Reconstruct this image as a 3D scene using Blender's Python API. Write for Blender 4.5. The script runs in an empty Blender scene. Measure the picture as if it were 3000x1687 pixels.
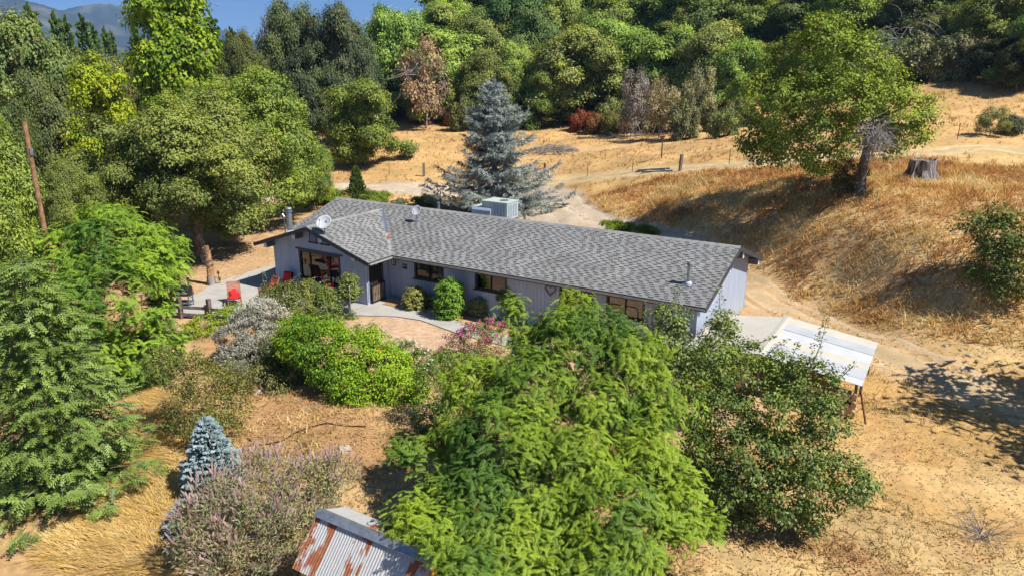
import bpy, bmesh, math, random
import numpy as np
from mathutils import Vector, Matrix

# ------------------------------------------------------------------ camera, sky, sun, exposure
SC = bpy.context.scene
COL = SC.collection
PI = math.pi
CAM = np.array([24.761, -28.437, 12.091])
YAW, PITCH, FPX, PW, PH = math.radians(-31.42), math.radians(-16.87), 2142.2, 3000, 1687
FW = np.array([math.sin(YAW)*math.cos(PITCH), math.cos(YAW)*math.cos(PITCH), math.sin(PITCH)])
RT = np.array([math.cos(YAW), -math.sin(YAW), 0.0])
UP = np.cross(RT, FW)
cd = bpy.data.cameras.new('camera'); cam = bpy.data.objects.new('camera', cd); COL.objects.link(cam)
cd.sensor_width = 36.0; cd.lens = FPX/PW*36.0; cd.clip_start = 0.3; cd.clip_end = 20000
cam.matrix_world = Matrix(((RT[0], UP[0], -FW[0], CAM[0]), (RT[1], UP[1], -FW[1], CAM[1]), (RT[2], UP[2], -FW[2], CAM[2]), (0, 0, 0, 1)))
SC.camera = cam

SUN = Vector((0.77, 0.06, 1.0)).normalized()
world = bpy.data.worlds.new('World'); SC.world = world; world.use_nodes = True
wn = world.node_tree; wn.nodes.clear()
sky = wn.nodes.new('ShaderNodeTexSky'); sky.sky_type = 'NISHITA'; sky.sun_disc = False
sky.sun_elevation = math.asin(SUN.z); sky.sun_rotation = math.atan2(SUN.x, SUN.y)
sky.altitude = 700; sky.air_density = 0.35; sky.dust_density = 0.0; sky.ozone_density = 6.0
bg = wn.nodes.new('ShaderNodeBackground'); bg.inputs[1].default_value = 0.13
wo = wn.nodes.new('ShaderNodeOutputWorld')
wn.links.new(sky.outputs[0], bg.inputs[0]); wn.links.new(bg.outputs[0], wo.inputs[0])
sl = bpy.data.lights.new('sun', 'SUN'); sl.energy = 5.0; sl.angle = math.radians(0.53); sl.color = (1.0, 0.955, 0.88)
so = bpy.data.objects.new('sun', sl); COL.objects.link(so)
so.rotation_euler = SUN.to_track_quat('Z', 'Y').to_euler(); so.location = (30, 0, 60)
vs = SC.view_settings; vs.view_transform = 'Standard'; vs.look = 'None'; vs.exposure = 0.48; vs.gamma = 1.0; vs.use_curve_mapping = False
SC.cycles.max_bounces = 6; SC.cycles.diffuse_bounces = 2; SC.cycles.transparent_max_bounces = 8; SC.cycles.transmission_bounces = 4
SC.cycles.volume_bounces = 0; SC.cycles.caustics_reflective = False; SC.cycles.caustics_refractive = False
SC.cycles.use_denoising = True

RNG = np.random.default_rng(7)
random.seed(7)

# ------------------------------------------------------------------ small helpers
def ray(px, py):
    d = FW + RT*(px-PW/2)/FPX - UP*(py-PH/2)/FPX
    return d/np.linalg.norm(d)
def at_dist(px, py, D):
    d = ray(px, py); return CAM + d*(D/math.hypot(d[0], d[1]))
def sstep(a, b, x):
    t = np.clip((x-a)/(b-a), 0, 1); return t*t*(3-2*t)
def hash2(ix, iy, s):
    v = np.sin(ix*127.1+iy*311.7+s*74.7)*43758.5453
    return v-np.floor(v)
def vnoise(x, y, s=0):
    x = np.asarray(x, float); y = np.asarray(y, float)
    ix, iy = np.floor(x), np.floor(y); fx, fy = x-ix, y-iy
    fx = fx*fx*(3-2*fx); fy = fy*fy*(3-2*fy)
    a, b, c, d = hash2(ix, iy, s), hash2(ix+1, iy, s), hash2(ix, iy+1, s), hash2(ix+1, iy+1, s)
    return (a*(1-fx)+b*fx)*(1-fy)+(c*(1-fx)+d*fx)*fy
def fbm(x, y, s=0, o=4):
    r, a, t = 0, .5, 0
    for k in range(o):
        r = r+a*vnoise(np.asarray(x)*2**k, np.asarray(y)*2**k, s+k*9); t += a; a *= .5
    return r/t
def in_poly(x, y, P):
    r = np.zeros(np.shape(x), bool); n = len(P)
    for i in range(n):
        x0, y0 = P[i][:2]; x1, y1 = P[(i+1) % n][:2]
        if y0 == y1: continue
        c = ((y0 > y) != (y1 > y)) & (x < (x1-x0)*(y-y0)/(y1-y0)+x0)
        r ^= c
    return r
def dist_line(x, y, P):
    r = np.full(np.shape(x), 1e9)
    for (x0, y0), (x1, y1) in zip([p[:2] for p in P[:-1]], [p[:2] for p in P[1:]]):
        dx, dy = x1-x0, y1-y0; l2 = dx*dx+dy*dy+1e-9
        t = np.clip(((x-x0)*dx+(y-y0)*dy)/l2, 0, 1)
        r = np.minimum(r, np.hypot(x-x0-t*dx, y-y0-t*dy))
    return r

def tag(o, label=None, cat=None, group=None, kind=None):
    if label: o['label'] = label
    if cat: o['category'] = cat
    if group: o['group'] = group
    if kind: o['kind'] = kind
    return o
def np_mesh(name, V, Q=None, T=None, mats=(), smooth=False, midx=None):
    me = bpy.data.meshes.new(name)
    V = np.asarray(V, np.float32)
    Q = np.zeros((0, 4), np.int32) if Q is None else np.asarray(Q, np.int32)
    T = np.zeros((0, 3), np.int32) if T is None else np.asarray(T, np.int32)
    me.vertices.add(len(V)); me.vertices.foreach_set('co', V.ravel())
    nl = Q.size+T.size; npoly = len(Q)+len(T)
    me.loops.add(nl); me.loops.foreach_set('vertex_index', np.concatenate([Q.ravel(), T.ravel()]).astype(np.int32))
    me.polygons.add(npoly)
    st = np.concatenate([np.arange(len(Q))*4, Q.size+np.arange(len(T))*3]).astype(np.int32)
    me.polygons.foreach_set('loop_start', st)
    if midx is not None: me.polygons.foreach_set('material_index', np.asarray(midx, np.int32))
    if smooth: me.polygons.foreach_set('use_smooth', np.ones(npoly, bool))
    for m in mats: me.materials.append(m)
    me.update(calc_edges=True)
    return me
def fattr(me, name, vals):
    a = me.attributes.new(name, 'FLOAT', 'POINT'); a.data.foreach_set('value', np.asarray(vals, np.float32))
def cattr(me, name, rgb):
    a = me.attributes.new(name, 'FLOAT_COLOR', 'POINT')
    c = np.ones((len(rgb), 4), np.float32); c[:, :3] = rgb
    a.data.foreach_set('color', c.ravel())
def obj(name, me, parent=None, loc=None):
    o = bpy.data.objects.new(name, me); COL.objects.link(o)
    if parent is not None: o.parent = parent
    if loc is not None: o.location = loc
    return o
def thing(name, label, cat, loc=(0, 0, 0), rz=0.0, group=None):
    o = bpy.data.objects.new(name, None); COL.objects.link(o)
    o.location = loc; o.rotation_euler = (0, 0, rz); o.empty_display_size = .2
    return tag(o, label, cat, group)

class MB:
    """collects simple solids; build() makes ONE mesh object"""
    def __init__(s): s.v = []; s.f = []; s.m = []; s.cur = 0
    def add(s, V, F):
        b = len(s.v); s.v += [tuple(map(float, p)) for p in V]
        for f in F: s.f.append([i+b for i in f]); s.m.append(s.cur)
        return s
    def box(s, x0, x1, y0, y1, z0, z1, M=None):
        V = [(x0, y0, z0), (x1, y0, z0), (x1, y1, z0), (x0, y1, z0), (x0, y0, z1), (x1, y0, z1), (x1, y1, z1), (x0, y1, z1)]
        if M is not None: V = [tuple(M @ Vector(p)) for p in V]
        return s.add(V, [(0, 3, 2, 1), (4, 5, 6, 7), (0, 1, 5, 4), (1, 2, 6, 5), (2, 3, 7, 6), (3, 0, 4, 7)])
    def bar(s, a, b, w, h=None, up=(0, 0, 1)):
        h = h or w; a = Vector(a); b = Vector(b); d = (b-a).normalized()
        u = Vector(up); 
        if abs(d.dot(u)) > .98: u = Vector((0, 1, 0))
        x = d.cross(u).normalized(); y = x.cross(d)
        V = []
        for p in (a, b):
            for sx, sy in ((-1, -1), (1, -1), (1, 1), (-1, 1)): V.append(p+x*sx*w/2+y*sy*h/2)
        return s.add(V, [(0, 3, 2, 1), (4, 5, 6, 7), (0, 1, 5, 4), (1, 2, 6, 5), (2, 3, 7, 6), (3, 0, 4, 7)])
    def prism(s, P, ext):
        """polygon P (3D points) extruded by ext"""
        n = len(P); e = Vector(ext)
        V = [Vector(p) for p in P]+[Vector(p)+e for p in P]
        return s.add(V, [tuple(range(n-1, -1, -1)), tuple(range(n, 2*n))]+[(i, (i+1) % n, n+(i+1) % n, n+i) for i in range(n)])
    def tube(s, pts, r, n=6, cap=True):
        pts = [Vector(p) for p in pts]
        if not hasattr(r, '__len__'): r = [r]*len(pts)
        b = len(s.v); x = None; V = []; F = []
        for i, p in enumerate(pts):
            d = (pts[min(i+1, len(pts)-1)]-pts[max(i-1, 0)])
            d = d.normalized() if d.length > 1e-9 else Vector((0, 0, 1))
            if x is None:
                u = Vector((1, 0, 0)) if abs(d.x) < .8 else Vector((0, 1, 0))
                x = d.cross(u).normalized()
            else:
                x = (x-d*x.dot(d)); x = x.normalized() if x.length > 1e-6 else d.orthogonal().normalized()
            y = d.cross(x)
            for k in range(n):
                a = 2*PI*k/n; V.append(p+(x*math.cos(a)+y*math.sin(a))*r[i])
        for i in range(len(pts)-1):
            for k in range(n): F.append((i*n+k, i*n+(k+1) % n, (i+1)*n+(k+1) % n, (i+1)*n+k))
        if cap: F.append(tuple(range(n-1, -1, -1))); F.append(tuple((len(pts)-1)*n+k for k in range(n)))
        return s.add(V, F)
    def lathe(s, prof, c=(0, 0, 0), n=16, axis=None):
        V = []; F = []; c = Vector(c)
        q = Vector((0, 0, 1)).rotation_difference(Vector(axis)) if axis is not None else None
        for r, z in prof:
            for k in range(n):
                p = Vector((r*math.cos(2*PI*k/n), r*math.sin(2*PI*k/n), z))
                if q: p = q @ p
                V.append(c+p)
        m = len(prof)
        for i in range(m-1):
            for k in range(n): F.append((i*n+k, i*n+(k+1) % n, (i+1)*n+(k+1) % n, (i+1)*n+k))
        F.append(tuple(range(n-1, -1, -1))); F.append(tuple((m-1)*n+k for k in range(n)))
        return s.add(V, F)
    def mesh(s, name, mats, smooth=False):
        me = bpy.data.meshes.new(name); me.from_pydata(s.v, [], s.f)
        if not isinstance(mats, (list, tuple)): mats = [mats]
        for m in mats: me.materials.append(m)
        if len(mats) > 1: me.polygons.foreach_set('material_index', s.m)
        if smooth: me.polygons.foreach_set('use_smooth', [True]*len(s.f))
        me.update(); return me
    def build(s, name, mats, parent=None, smooth=False, loc=None):
        return obj(name, s.mesh(name, mats, smooth), parent, loc)

# ------------------------------------------------------------------ materials
def nt(name):
    m = bpy.data.materials.new(name); m.use_nodes = True; t = m.node_tree; t.nodes.clear()
    return m, t, t.nodes, t.links
def node(N, typ, **kw):
    n = N.new(typ)
    for k, v in kw.items():
        if k.startswith('i_'):
            key = k[2:]; key = int(key) if key.isdigit() else key
            n.inputs[key].default_value = v
        else: setattr(n, k, v)
    return n
def mat(name, c1, c2=None, scale=4.0, rough=.7, metal=0.0, bump=0.0, bscale=30.0, spec=.35, detail=5, lo=.35, hi=.65, stretch=None, rand=0.0):
    m, t, N, Lk = nt(name)
    out = node(N, 'ShaderNodeOutputMaterial'); b = node(N, 'ShaderNodeBsdfPrincipled')
    b.inputs['Roughness'].default_value = rough; b.inputs['Metallic'].default_value = metal; b.inputs['Specular IOR Level'].default_value = spec
    Lk.new(b.outputs[0], out.inputs[0])
    tc = node(N, 'ShaderNodeTexCoord'); src = tc.outputs['Object']
    if stretch:
        mp = node(N, 'ShaderNodeMapping'); mp.inputs['Scale'].default_value = stretch; Lk.new(src, mp.inputs[0]); src = mp.outputs[0]
    if c2 is None: c2 = tuple(min(1, v*1.22) for v in c1)
    ns = node(N, 'ShaderNodeTexNoise', i_Scale=scale, i_Detail=detail); Lk.new(src, ns.inputs['Vector'])
    mr = node(N, 'ShaderNodeMapRange', i_1=lo, i_2=hi); Lk.new(ns.outputs[0], mr.inputs[0])
    mx = node(N, 'ShaderNodeMix', data_type='RGBA'); mx.inputs[6].default_value = (*c1, 1); mx.inputs[7].default_value = (*c2, 1)
    Lk.new(mr.outputs[0], mx.inputs[0]); colout = mx.outputs[2]
    if rand > 0:
        oi = node(N, 'ShaderNodeObjectInfo'); ge = node(N, 'ShaderNodeNewGeometry')
        ad = node(N, 'ShaderNodeMath', operation='ADD'); Lk.new(oi.outputs['Random'], ad.inputs[0]); Lk.new(ge.outputs['Random Per Island'], ad.inputs[1])
        fr = node(N, 'ShaderNodeMath', operation='FRACT'); Lk.new(ad.outputs[0], fr.inputs[0])
        m2 = node(N, 'ShaderNodeMapRange', i_3=1-rand, i_4=1+rand); Lk.new(fr.outputs[0], m2.inputs[0])
        sc = node(N, 'ShaderNodeVectorMath', operation='SCALE'); Lk.new(colout, sc.inputs[0]); Lk.new(m2.outputs[0], sc.inputs['Scale']); colout = sc.outputs[0]
    Lk.new(colout, b.inputs['Base Color'])
    if bump > 0:
        n2 = node(N, 'ShaderNodeTexNoise', i_Scale=bscale, i_Detail=4); Lk.new(src, n2.inputs['Vector'])
        bp = node(N, 'ShaderNodeBump', i_Strength=bump, i_Distance=.02); Lk.new(n2.outputs[0], bp.inputs['Height']); Lk.new(bp.outputs[0], b.inputs['Normal'])
    return m
def leaf_mat(name, lo=(.55, .62, .7), hi=(1.42, 1.34, 1.0), trans=.13, gloss=.018, dead=.012, deadc=(.22, .09, .03)):
    """leaf: tint = object colour, per-leaf value attribute v picks shade; a few dead leaves"""
    m, t, N, Lk = nt(name)
    out = node(N, 'ShaderNodeOutputMaterial'); oi = node(N, 'ShaderNodeObjectInfo'); at = node(N, 'ShaderNodeAttribute', attribute_name='v')
    mx = node(N, 'ShaderNodeMix', data_type='RGBA'); mx.inputs[6].default_value = (*lo, 1); mx.inputs[7].default_value = (*hi, 1)
    Lk.new(at.outputs['Fac'], mx.inputs[0])
    mu = node(N, 'ShaderNodeVectorMath', operation='MULTIPLY'); Lk.new(mx.outputs[2], mu.inputs[0]); Lk.new(oi.outputs['Color'], mu.inputs[1])
    gt = node(N, 'ShaderNodeMath', operation='GREATER_THAN'); gt.inputs[1].default_value = 1-dead; Lk.new(at.outputs['Fac'], gt.inputs[0])
    m2 = node(N, 'ShaderNodeMix', data_type='RGBA'); Lk.new(gt.outputs[0], m2.inputs[0]); Lk.new(mu.outputs[0], m2.inputs[6]); m2.inputs[7].default_value = (*deadc, 1)
    df = node(N, 'ShaderNodeBsdfDiffuse'); tr = node(N, 'ShaderNodeBsdfTranslucent'); gl = node(N, 'ShaderNodeBsdfGlossy'); gl.inputs['Roughness'].default_value = .55
    sc = node(N, 'ShaderNodeVectorMath', operation='MULTIPLY'); sc.inputs[1].default_value = (1.25, 1.3, .6)
    Lk.new(m2.outputs[2], df.inputs[0]); Lk.new(m2.outputs[2], sc.inputs[0]); Lk.new(sc.outputs[0], tr.inputs[0])
    a = node(N, 'ShaderNodeMixShader'); a.inputs[0].default_value = trans; Lk.new(df.outputs[0], a.inputs[1]); Lk.new(tr.outputs[0], a.inputs[2])
    b = node(N, 'ShaderNodeMixShader'); b.inputs[0].default_value = gloss; Lk.new(a.outputs[0], b.inputs[1]); Lk.new(gl.outputs[0], b.inputs[2])
    Lk.new(b.outputs[0], out.inputs[0])
    return m
def vcol_mat(name, rough=.85, trans=0.0, noise=.25, nscale=9.0, bump=0.0, fine=.18):
    """colour from the mesh's own 'col' attribute with fine procedural grain"""
    m, t, N, Lk = nt(name)
    out = node(N, 'ShaderNodeOutputMaterial'); at = node(N, 'ShaderNodeAttribute', attribute_name='col')
    tc = node(N, 'ShaderNodeTexCoord')
    n1 = node(N, 'ShaderNodeTexNoise', i_Scale=nscale, i_Detail=6, i_Roughness=.65); Lk.new(tc.outputs['Object'], n1.inputs['Vector'])
    n2 = node(N, 'ShaderNodeTexNoise', i_Scale=nscale*.11, i_Detail=5, i_Roughness=.6); Lk.new(tc.outputs['Object'], n2.inputs['Vector'])
    r1 = node(N, 'ShaderNodeMapRange', i_1=.25, i_2=.75, i_3=1-noise, i_4=1+noise); Lk.new(n1.outputs[0], r1.inputs[0])
    r2 = node(N, 'ShaderNodeMapRange', i_1=.3, i_2=.7, i_3=1-fine, i_4=1+fine); Lk.new(n2.outputs[0], r2.inputs[0])
    mm = node(N, 'ShaderNodeMath', operation='MULTIPLY'); Lk.new(r1.outputs[0], mm.inputs[0]); Lk.new(r2.outputs[0], mm.inputs[1])
    sc = node(N, 'ShaderNodeVectorMath', operation='SCALE'); Lk.new(at.outputs['Color'], sc.inputs[0]); Lk.new(mm.outputs[0], sc.inputs['Scale'])
    df = node(N, 'ShaderNodeBsdfDiffuse'); Lk.new(sc.outputs[0], df.inputs[0]); last = df.outputs[0]
    if bump > 0:
        bp = node(N, 'ShaderNodeBump', i_Strength=bump, i_Distance=.06); Lk.new(n1.outputs[0], bp.inputs['Height']); Lk.new(bp.outputs[0], df.inputs['Normal'])
    if trans > 0:
        tr = node(N, 'ShaderNodeBsdfTranslucent'); Lk.new(sc.outputs[0], tr.inputs[0])
        a = node(N, 'ShaderNodeMixShader'); a.inputs[0].default_value = trans; Lk.new(last, a.inputs[1]); Lk.new(tr.outputs[0], a.inputs[2]); last = a.outputs[0]
    Lk.new(last, out.inputs[0]); return m
def glass_mat(name):
    m, t, N, Lk = nt(name)
    out = node(N, 'ShaderNodeOutputMaterial'); fr = node(N, 'ShaderNodeFresnel', i_IOR=1.9)
    tr = node(N, 'ShaderNodeBsdfTransparent'); tr.inputs[0].default_value = (.72, .76, .76, 1)
    gl = node(N, 'ShaderNodeBsdfGlossy'); gl.inputs['Roughness'].default_value = .015
    mx = node(N, 'ShaderNodeMixShader'); Lk.new(fr.outputs[0], mx.inputs[0]); Lk.new(tr.outputs[0], mx.inputs[1]); Lk.new(gl.outputs[0], mx.inputs[2])
    Lk.new(mx.outputs[0], out.inputs[0]); return m
def rust_mat(name, lo=.45, hi=.55, off=0.0):
    m, t, N, Lk = nt(name)
    out = node(N, 'ShaderNodeOutputMaterial'); b = node(N, 'ShaderNodeBsdfPrincipled'); Lk.new(b.outputs[0], out.inputs[0])
    tc = node(N, 'ShaderNodeTexCoord'); mp = node(N, 'ShaderNodeMapping'); mp.inputs['Scale'].default_value = (2.2, .9, .9); mp.inputs['Location'].default_value = (off, off*2, 0)
    Lk.new(tc.outputs['Object'], mp.inputs[0])
    n1 = node(N, 'ShaderNodeTexNoise', i_Scale=1.6, i_Detail=8, i_Roughness=.62); Lk.new(mp.outputs[0], n1.inputs['Vector'])
    r = node(N, 'ShaderNodeMapRange', i_1=lo, i_2=hi); Lk.new(n1.outputs[0], r.inputs[0])
    n2 = node(N, 'ShaderNodeTexNoise', i_Scale=14, i_Detail=5); Lk.new(tc.outputs['Object'], n2.inputs['Vector'])
    zn = node(N, 'ShaderNodeMix', data_type='RGBA'); zn.inputs[6].default_value = (.42, .43, .44, 1); zn.inputs[7].default_value = (.62, .6, .57, 1); Lk.new(n2.outputs[0], zn.inputs[0])
    ru = node(N, 'ShaderNodeMix', data_type='RGBA'); ru.inputs[6].default_value = (.19, .055, .02, 1); ru.inputs[7].default_value = (.42, .15, .06, 1); Lk.new(n2.outputs[0], ru.inputs[0])
    mx = node(N, 'ShaderNodeMix', data_type='RGBA'); Lk.new(r.outputs[0], mx.inputs[0]); Lk.new(zn.outputs[2], mx.inputs[6]); Lk.new(ru.outputs[2], mx.inputs[7])
    Lk.new(mx.outputs[2], b.inputs['Base Color'])
    mt = node(N, 'ShaderNodeMapRange', i_3=.35, i_4=0.0); Lk.new(r.outputs[0], mt.inputs[0]); Lk.new(mt.outputs[0], b.inputs['Metallic'])
    b.inputs['Roughness'].default_value = .55
    return m

M = {}
M['leaf'] = leaf_mat('leaf')
M['leaf_bright'] = leaf_mat('leaf_bright', (.4, .53, .7), (1.5, 1.34, .85), .16, .02, .006)
M['leaf_waxy'] = leaf_mat('leaf_waxy', (.55, .62, .7), (1.55, 1.4, 1.0), .12, .035, .012, (.3, .16, .04))
M['needle'] = leaf_mat('needle', (.62, .64, .68), (1.45, 1.42, 1.38), .1, .04, .004)
M['petal'] = leaf_mat('petal', (.7, .7, .7), (1.3, 1.25, 1.25), .3, .02, 0)
M['bark'] = mat('bark', (.075, .058, .046), (.2, .17, .145), 3, .9, bump=.8, bscale=12, stretch=(3, 3, .8))
M['bark_grey'] = mat('bark_grey', (.15, .13, .125), (.32, .29, .28), 4, .9, bump=.6, bscale=14, stretch=(3, 3, .8))
M['twig'] = mat('twig', (.22, .19, .185), (.42, .38, .37), 3, .9)
M['twig_brown'] = mat('twig_brown', (.11, .075, .05), (.22, .16, .11), 3, .9)
M['ground'] = vcol_mat('ground', noise=.3, nscale=3.2, bump=.5, fine=.2)
M['grass'] = vcol_mat('grass', trans=.3, noise=.12, nscale=2.0)
M['gravel'] = mat('gravel', (.47, .395, .30), (.62, .53, .41), .55, .95, bump=.5, bscale=22, detail=9, lo=.3, hi=.7)
M['track'] = mat('track', (.42, .29, .145), (.58, .42, .23), .8, .95, bump=.5, bscale=14, detail=9, lo=.3, hi=.7)
M['concrete'] = mat('concrete', (.40, .375, .335), (.52, .49, .44), .8, .85, bump=.1, bscale=60, detail=8, lo=.3, hi=.7)
M['siding'] = mat('siding', (.37, .435, .57), (.46, .52, .645), 1.6, .75, bump=.15, bscale=26, stretch=(6, 6, .5), rand=.05)
M['groove'] = mat('groove', (.12, .13, .16), (.18, .19, .23), 3, .9)
M['trim'] = mat('trim', (.045, .045, .052), (.075, .075, .082), 6, .6, bump=.1)
M['white'] = mat('white', (.66, .66, .66), (.76, .76, .75), 5, .5)
M['shingle'] = mat('shingle', (.23, .228, .221), (.34, .337, .325), .9, .95, bump=.4, bscale=160, detail=8, lo=.3, hi=.7, rand=.10)
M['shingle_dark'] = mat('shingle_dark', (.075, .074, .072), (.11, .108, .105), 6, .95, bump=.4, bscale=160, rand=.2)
M['galv'] = mat('galv', (.34, .37, .41), (.5, .53, .57), 5, .38, metal=.75)
M['steel'] = mat('steel', (.2, .22, .25), (.32, .34, .37), 5, .5, metal=.6)
M['black'] = mat('black', (.012, .012, .013), (.026, .026, .027), 8, .5)
M['dark'] = mat('dark', (.01, .009, .008), (.02, .018, .016), 4, .9)
M['glass'] = glass_mat('glass')
M['blind'] = mat('blind', (.68, .64, .56), (.76, .72, .64), 4, .7)
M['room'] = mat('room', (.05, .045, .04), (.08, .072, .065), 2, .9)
M['red'] = mat('red', (.62, .012, .02), (.78, .03, .035), 6, .75, bump=.1)
M['cedar_wood'] = mat('cedar_wood', (.34, .115, .06), (.48, .18, .1), 5, .7, stretch=(1, 1, 6), rand=.12)
M['old_wood'] = mat('old_wood', (.11, .088, .075), (.25, .21, .18), 4, .9, bump=.4, bscale=20, stretch=(1, 1, 5), rand=.15)
M['log'] = mat('log', (.25, .13, .06), (.46, .27, .14), 5, .85, bump=.4, bscale=16, rand=.25)
M['logend'] = mat('logend', (.42, .28, .16), (.55, .4, .25), 14, .85)
M['stump'] = mat('stump', (.09, .07, .06), (.34, .31, .3), 2.2, .9, bump=.8, bscale=9, stretch=(3, 3, .5), lo=.4, hi=.6)
M['beige'] = mat('beige', (.56, .52, .44), (.62, .58, .5), 1.5, .6)
M['zincpanel'] = mat('zincpanel', (.46, .475, .5), (.54, .55, .565), 1.4, .6)
M['whitepanel'] = mat('whitepanel', (.54, .55, .56), (.62, .62, .62), 1.4, .55)
M['ac'] = mat('ac', (.47, .52, .46), (.56, .61, .54), 3, .55)
M['ac_grille'] = mat('ac_grille', (.26, .32, .42), (.36, .42, .5), 9, .5)
M['rust'] = rust_mat('rust', .3, .42)
M['rust_spots'] = rust_mat('rust_spots', .52, .58, 3.1)
M['rust_half'] = rust_mat('rust_half', .47, .53, 7.7)
M['zinc_clean'] = rust_mat('zinc_clean', .68, .76, 1.3)
M['rusty_iron'] = mat('rusty_iron', (.10, .035, .02), (.21, .08, .04), 9, .8)
M['ochre'] = mat('ochre', (.38, .19, .03), (.52, .28, .05), 4, .8, stretch=(3, 3, .7), rand=.1)
M['rock'] = mat('rock', (.36, .29, .22), (.56, .48, .38), 3, .9, bump=.6, bscale=9)
M['mountain'] = mat('mountain', (.035, .042, .025), (.17, .15, .10), .006, .95, detail=9, lo=.48, hi=.66)
M['mat_fibre'] = mat('mat_fibre', (.36, .19, .06), (.44, .25, .1), 9, .95)
M['hose'] = mat('hose', (.02, .018, .016), (.05, .042, .036), 4, .6)
M['doorwood'] = mat('doorwood', (.02, .014, .011), (.035, .024, .018), 5, .6)
M['slatwood'] = mat('slatwood', (.20, .145, .105), (.3, .22, .165), 5, .7)

# ------------------------------------------------------------------ terrain
ctrl = []
def cp(px, py, D): 
    p = at_dist(px, py, D); ctrl.append(tuple(p))
for a in [(1620, 545, 71), (1750, 525, 67), (1900, 508, 64), (2300, 478, 60), (2600, 495, 56), (2690, 520, 53), (2520, 567, 48), (2950, 480, 62),
          (2950, 352, 84), (2800, 235, 104), (2400, 650, 43.5), (2700, 700, 41), (2950, 800, 38.5), (2200, 620, 48), (2000, 600, 52),
          (1750, 592, 57), (1620, 620, 58), (1200, 430, 92), (1065, 485, 84), (1640, 430, 88), (1900, 430, 81), (2100, 398, 86),
          (2200, 340, 99), (1200, 355, 112), (1600, 362, 108), (1900, 380, 99), (960, 545, 73), (830, 622, 60), (1242, 517, 77),
          (2300, 852, 42.4), (2500, 952, 37.7), (3000, 1082, 35.5), (2150, 800, 45), (2900, 900, 37.2), (2350, 760, 42.6), (2850, 240, 100), (2500, 380, 76)]: cp(*a)
for px, D, z in [(1200, 150, 11), (1550, 150, 14), (1900, 145, 16), (2300, 140, 18), (2700, 135, 18), (3000, 115, 13), (3400, 90, 7), (500, 150, -3), (0, 130, -3), (800, 150, 1),
                 (-400, 90, -2), (1000, 200, 4), (1400, 200, 18), (2000, 200, 24), (2800, 200, 26), (300, 220, -6), (-300, 200, -6)]:
    p = at_dist(px, 300, D); ctrl.append((p[0], p[1], z))
for x in (-11, -4, 3, 10, 17):
    for y in (-6, 0, 6, 11): ctrl.append((x, y, 0.0))
ctrl += [(-20, 0, 0), (-22, 12, .1), (-35, 10, -.2), (-50, 9, -.8), (-30, -15, -.9), (-15, -18, -.8), (-14, -9, -.2), (-2, -14, -.35), (5, -19, -.55), (8, -13, -.25), (15, -19, -.7), (12, -11, -.1),
         (24, -16, -.7), (20, -8, -.15), (27, -6, -.2), (24, 2, 0), (35, 0, .2), (36, -14, -.7), (25, -36, -2), (-8.4, 23, .35), (5, 17, .2), (-15, 30, .4), (45, 10, 1.6), (50, -10, 0), (-5, -36, -2), (50, -36, -2), (-45, -40, -3)]
ctrl = np.array(ctrl)
def _U(r2): return r2*np.log(r2+1e-6)
_n = len(ctrl)
_K = _U(((ctrl[:, None, :2]-ctrl[None, :, :2])**2).sum(-1))+np.eye(_n)*40.0
_P = np.c_[np.ones(_n), ctrl[:, :2]]
_A = np.block([[_K, _P], [_P.T, np.zeros((3, 3))]])
_w = np.linalg.solve(_A, np.r_[ctrl[:, 2], 0, 0, 0])
def tps(x, y):
    x = np.asarray(x, float); y = np.asarray(y, float); o = np.zeros(x.shape)
    for i in range(_n): o = o+_w[i]*_U((x-ctrl[i, 0])**2+(y-ctrl[i, 1])**2)
    return o+_w[_n]+_w[_n+1]*x+_w[_n+2]*y
def rawh(x, y):
    z = np.clip(tps(x, y), -12, 34)
    r = np.hypot(x-10, y-20); w = 1-sstep(190, 300, r)
    z = z*w+(-9)*(1-w)
    dx = np.maximum(np.maximum(-12.5-x, x-18.5), 0); dy = np.maximum(np.maximum(-8-y, y-11.0), 0)
    pad = 1-sstep(0, 5, np.hypot(dx, dy))
    z = z*(1-pad)
    rough = (fbm(x*.35, y*.35, 3)-.5)*.5+(fbm(x*1.3, y*1.3, 5)-.5)*.16
    return z+rough*(1-pad)*sstep(0, 3, np.hypot(dx, dy))
def axis_pts(a, b, st, far):
    core = list(np.arange(a, b+1e-6, st)); s = st; lo, hi = [], []
    v = b
    while v < far: s *= 1.16; v += s; hi.append(v)
    s = st; v = a
    while v > -far: s *= 1.16; v -= s; lo.append(v)
    return np.array(lo[::-1]+core+hi)
GX = axis_pts(-24, 44, .5, 6500); GY = axis_pts(-30, 50, .5, 6500)
XX, YY = np.meshgrid(GX, GY); ZZ = rawh(XX, YY)
def hgt(x, y):
    x = np.asarray(x, float); y = np.asarray(y, float)
    i = np.clip(np.searchsorted(GX, x)-1, 0, len(GX)-2); j = np.clip(np.searchsorted(GY, y)-1, 0, len(GY)-2)
    u = (x-GX[i])/(GX[i+1]-GX[i]); v = (y-GY[j])/(GY[j+1]-GY[j])
    return (ZZ[j, i]*(1-u)+ZZ[j, i+1]*u)*(1-v)+(ZZ[j+1, i]*(1-u)+ZZ[j+1, i+1]*u)*v
def G(px, py):
    """where the line of sight through a pixel meets the ground"""
    d = ray(px, py); t = np.arange(6, 420, .2); P = CAM+t[:, None]*d
    h = hgt(P[:, 0], P[:, 1]); k = np.argmax(P[:, 2] < h)
    return P[k] if k > 0 else CAM+d*300
def GL(pts): return [tuple(G(*p)[:2]) for p in pts]
def ground_pt(x, y, dz=0.0): return (x, y, float(hgt(x, y))+dz)

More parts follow.
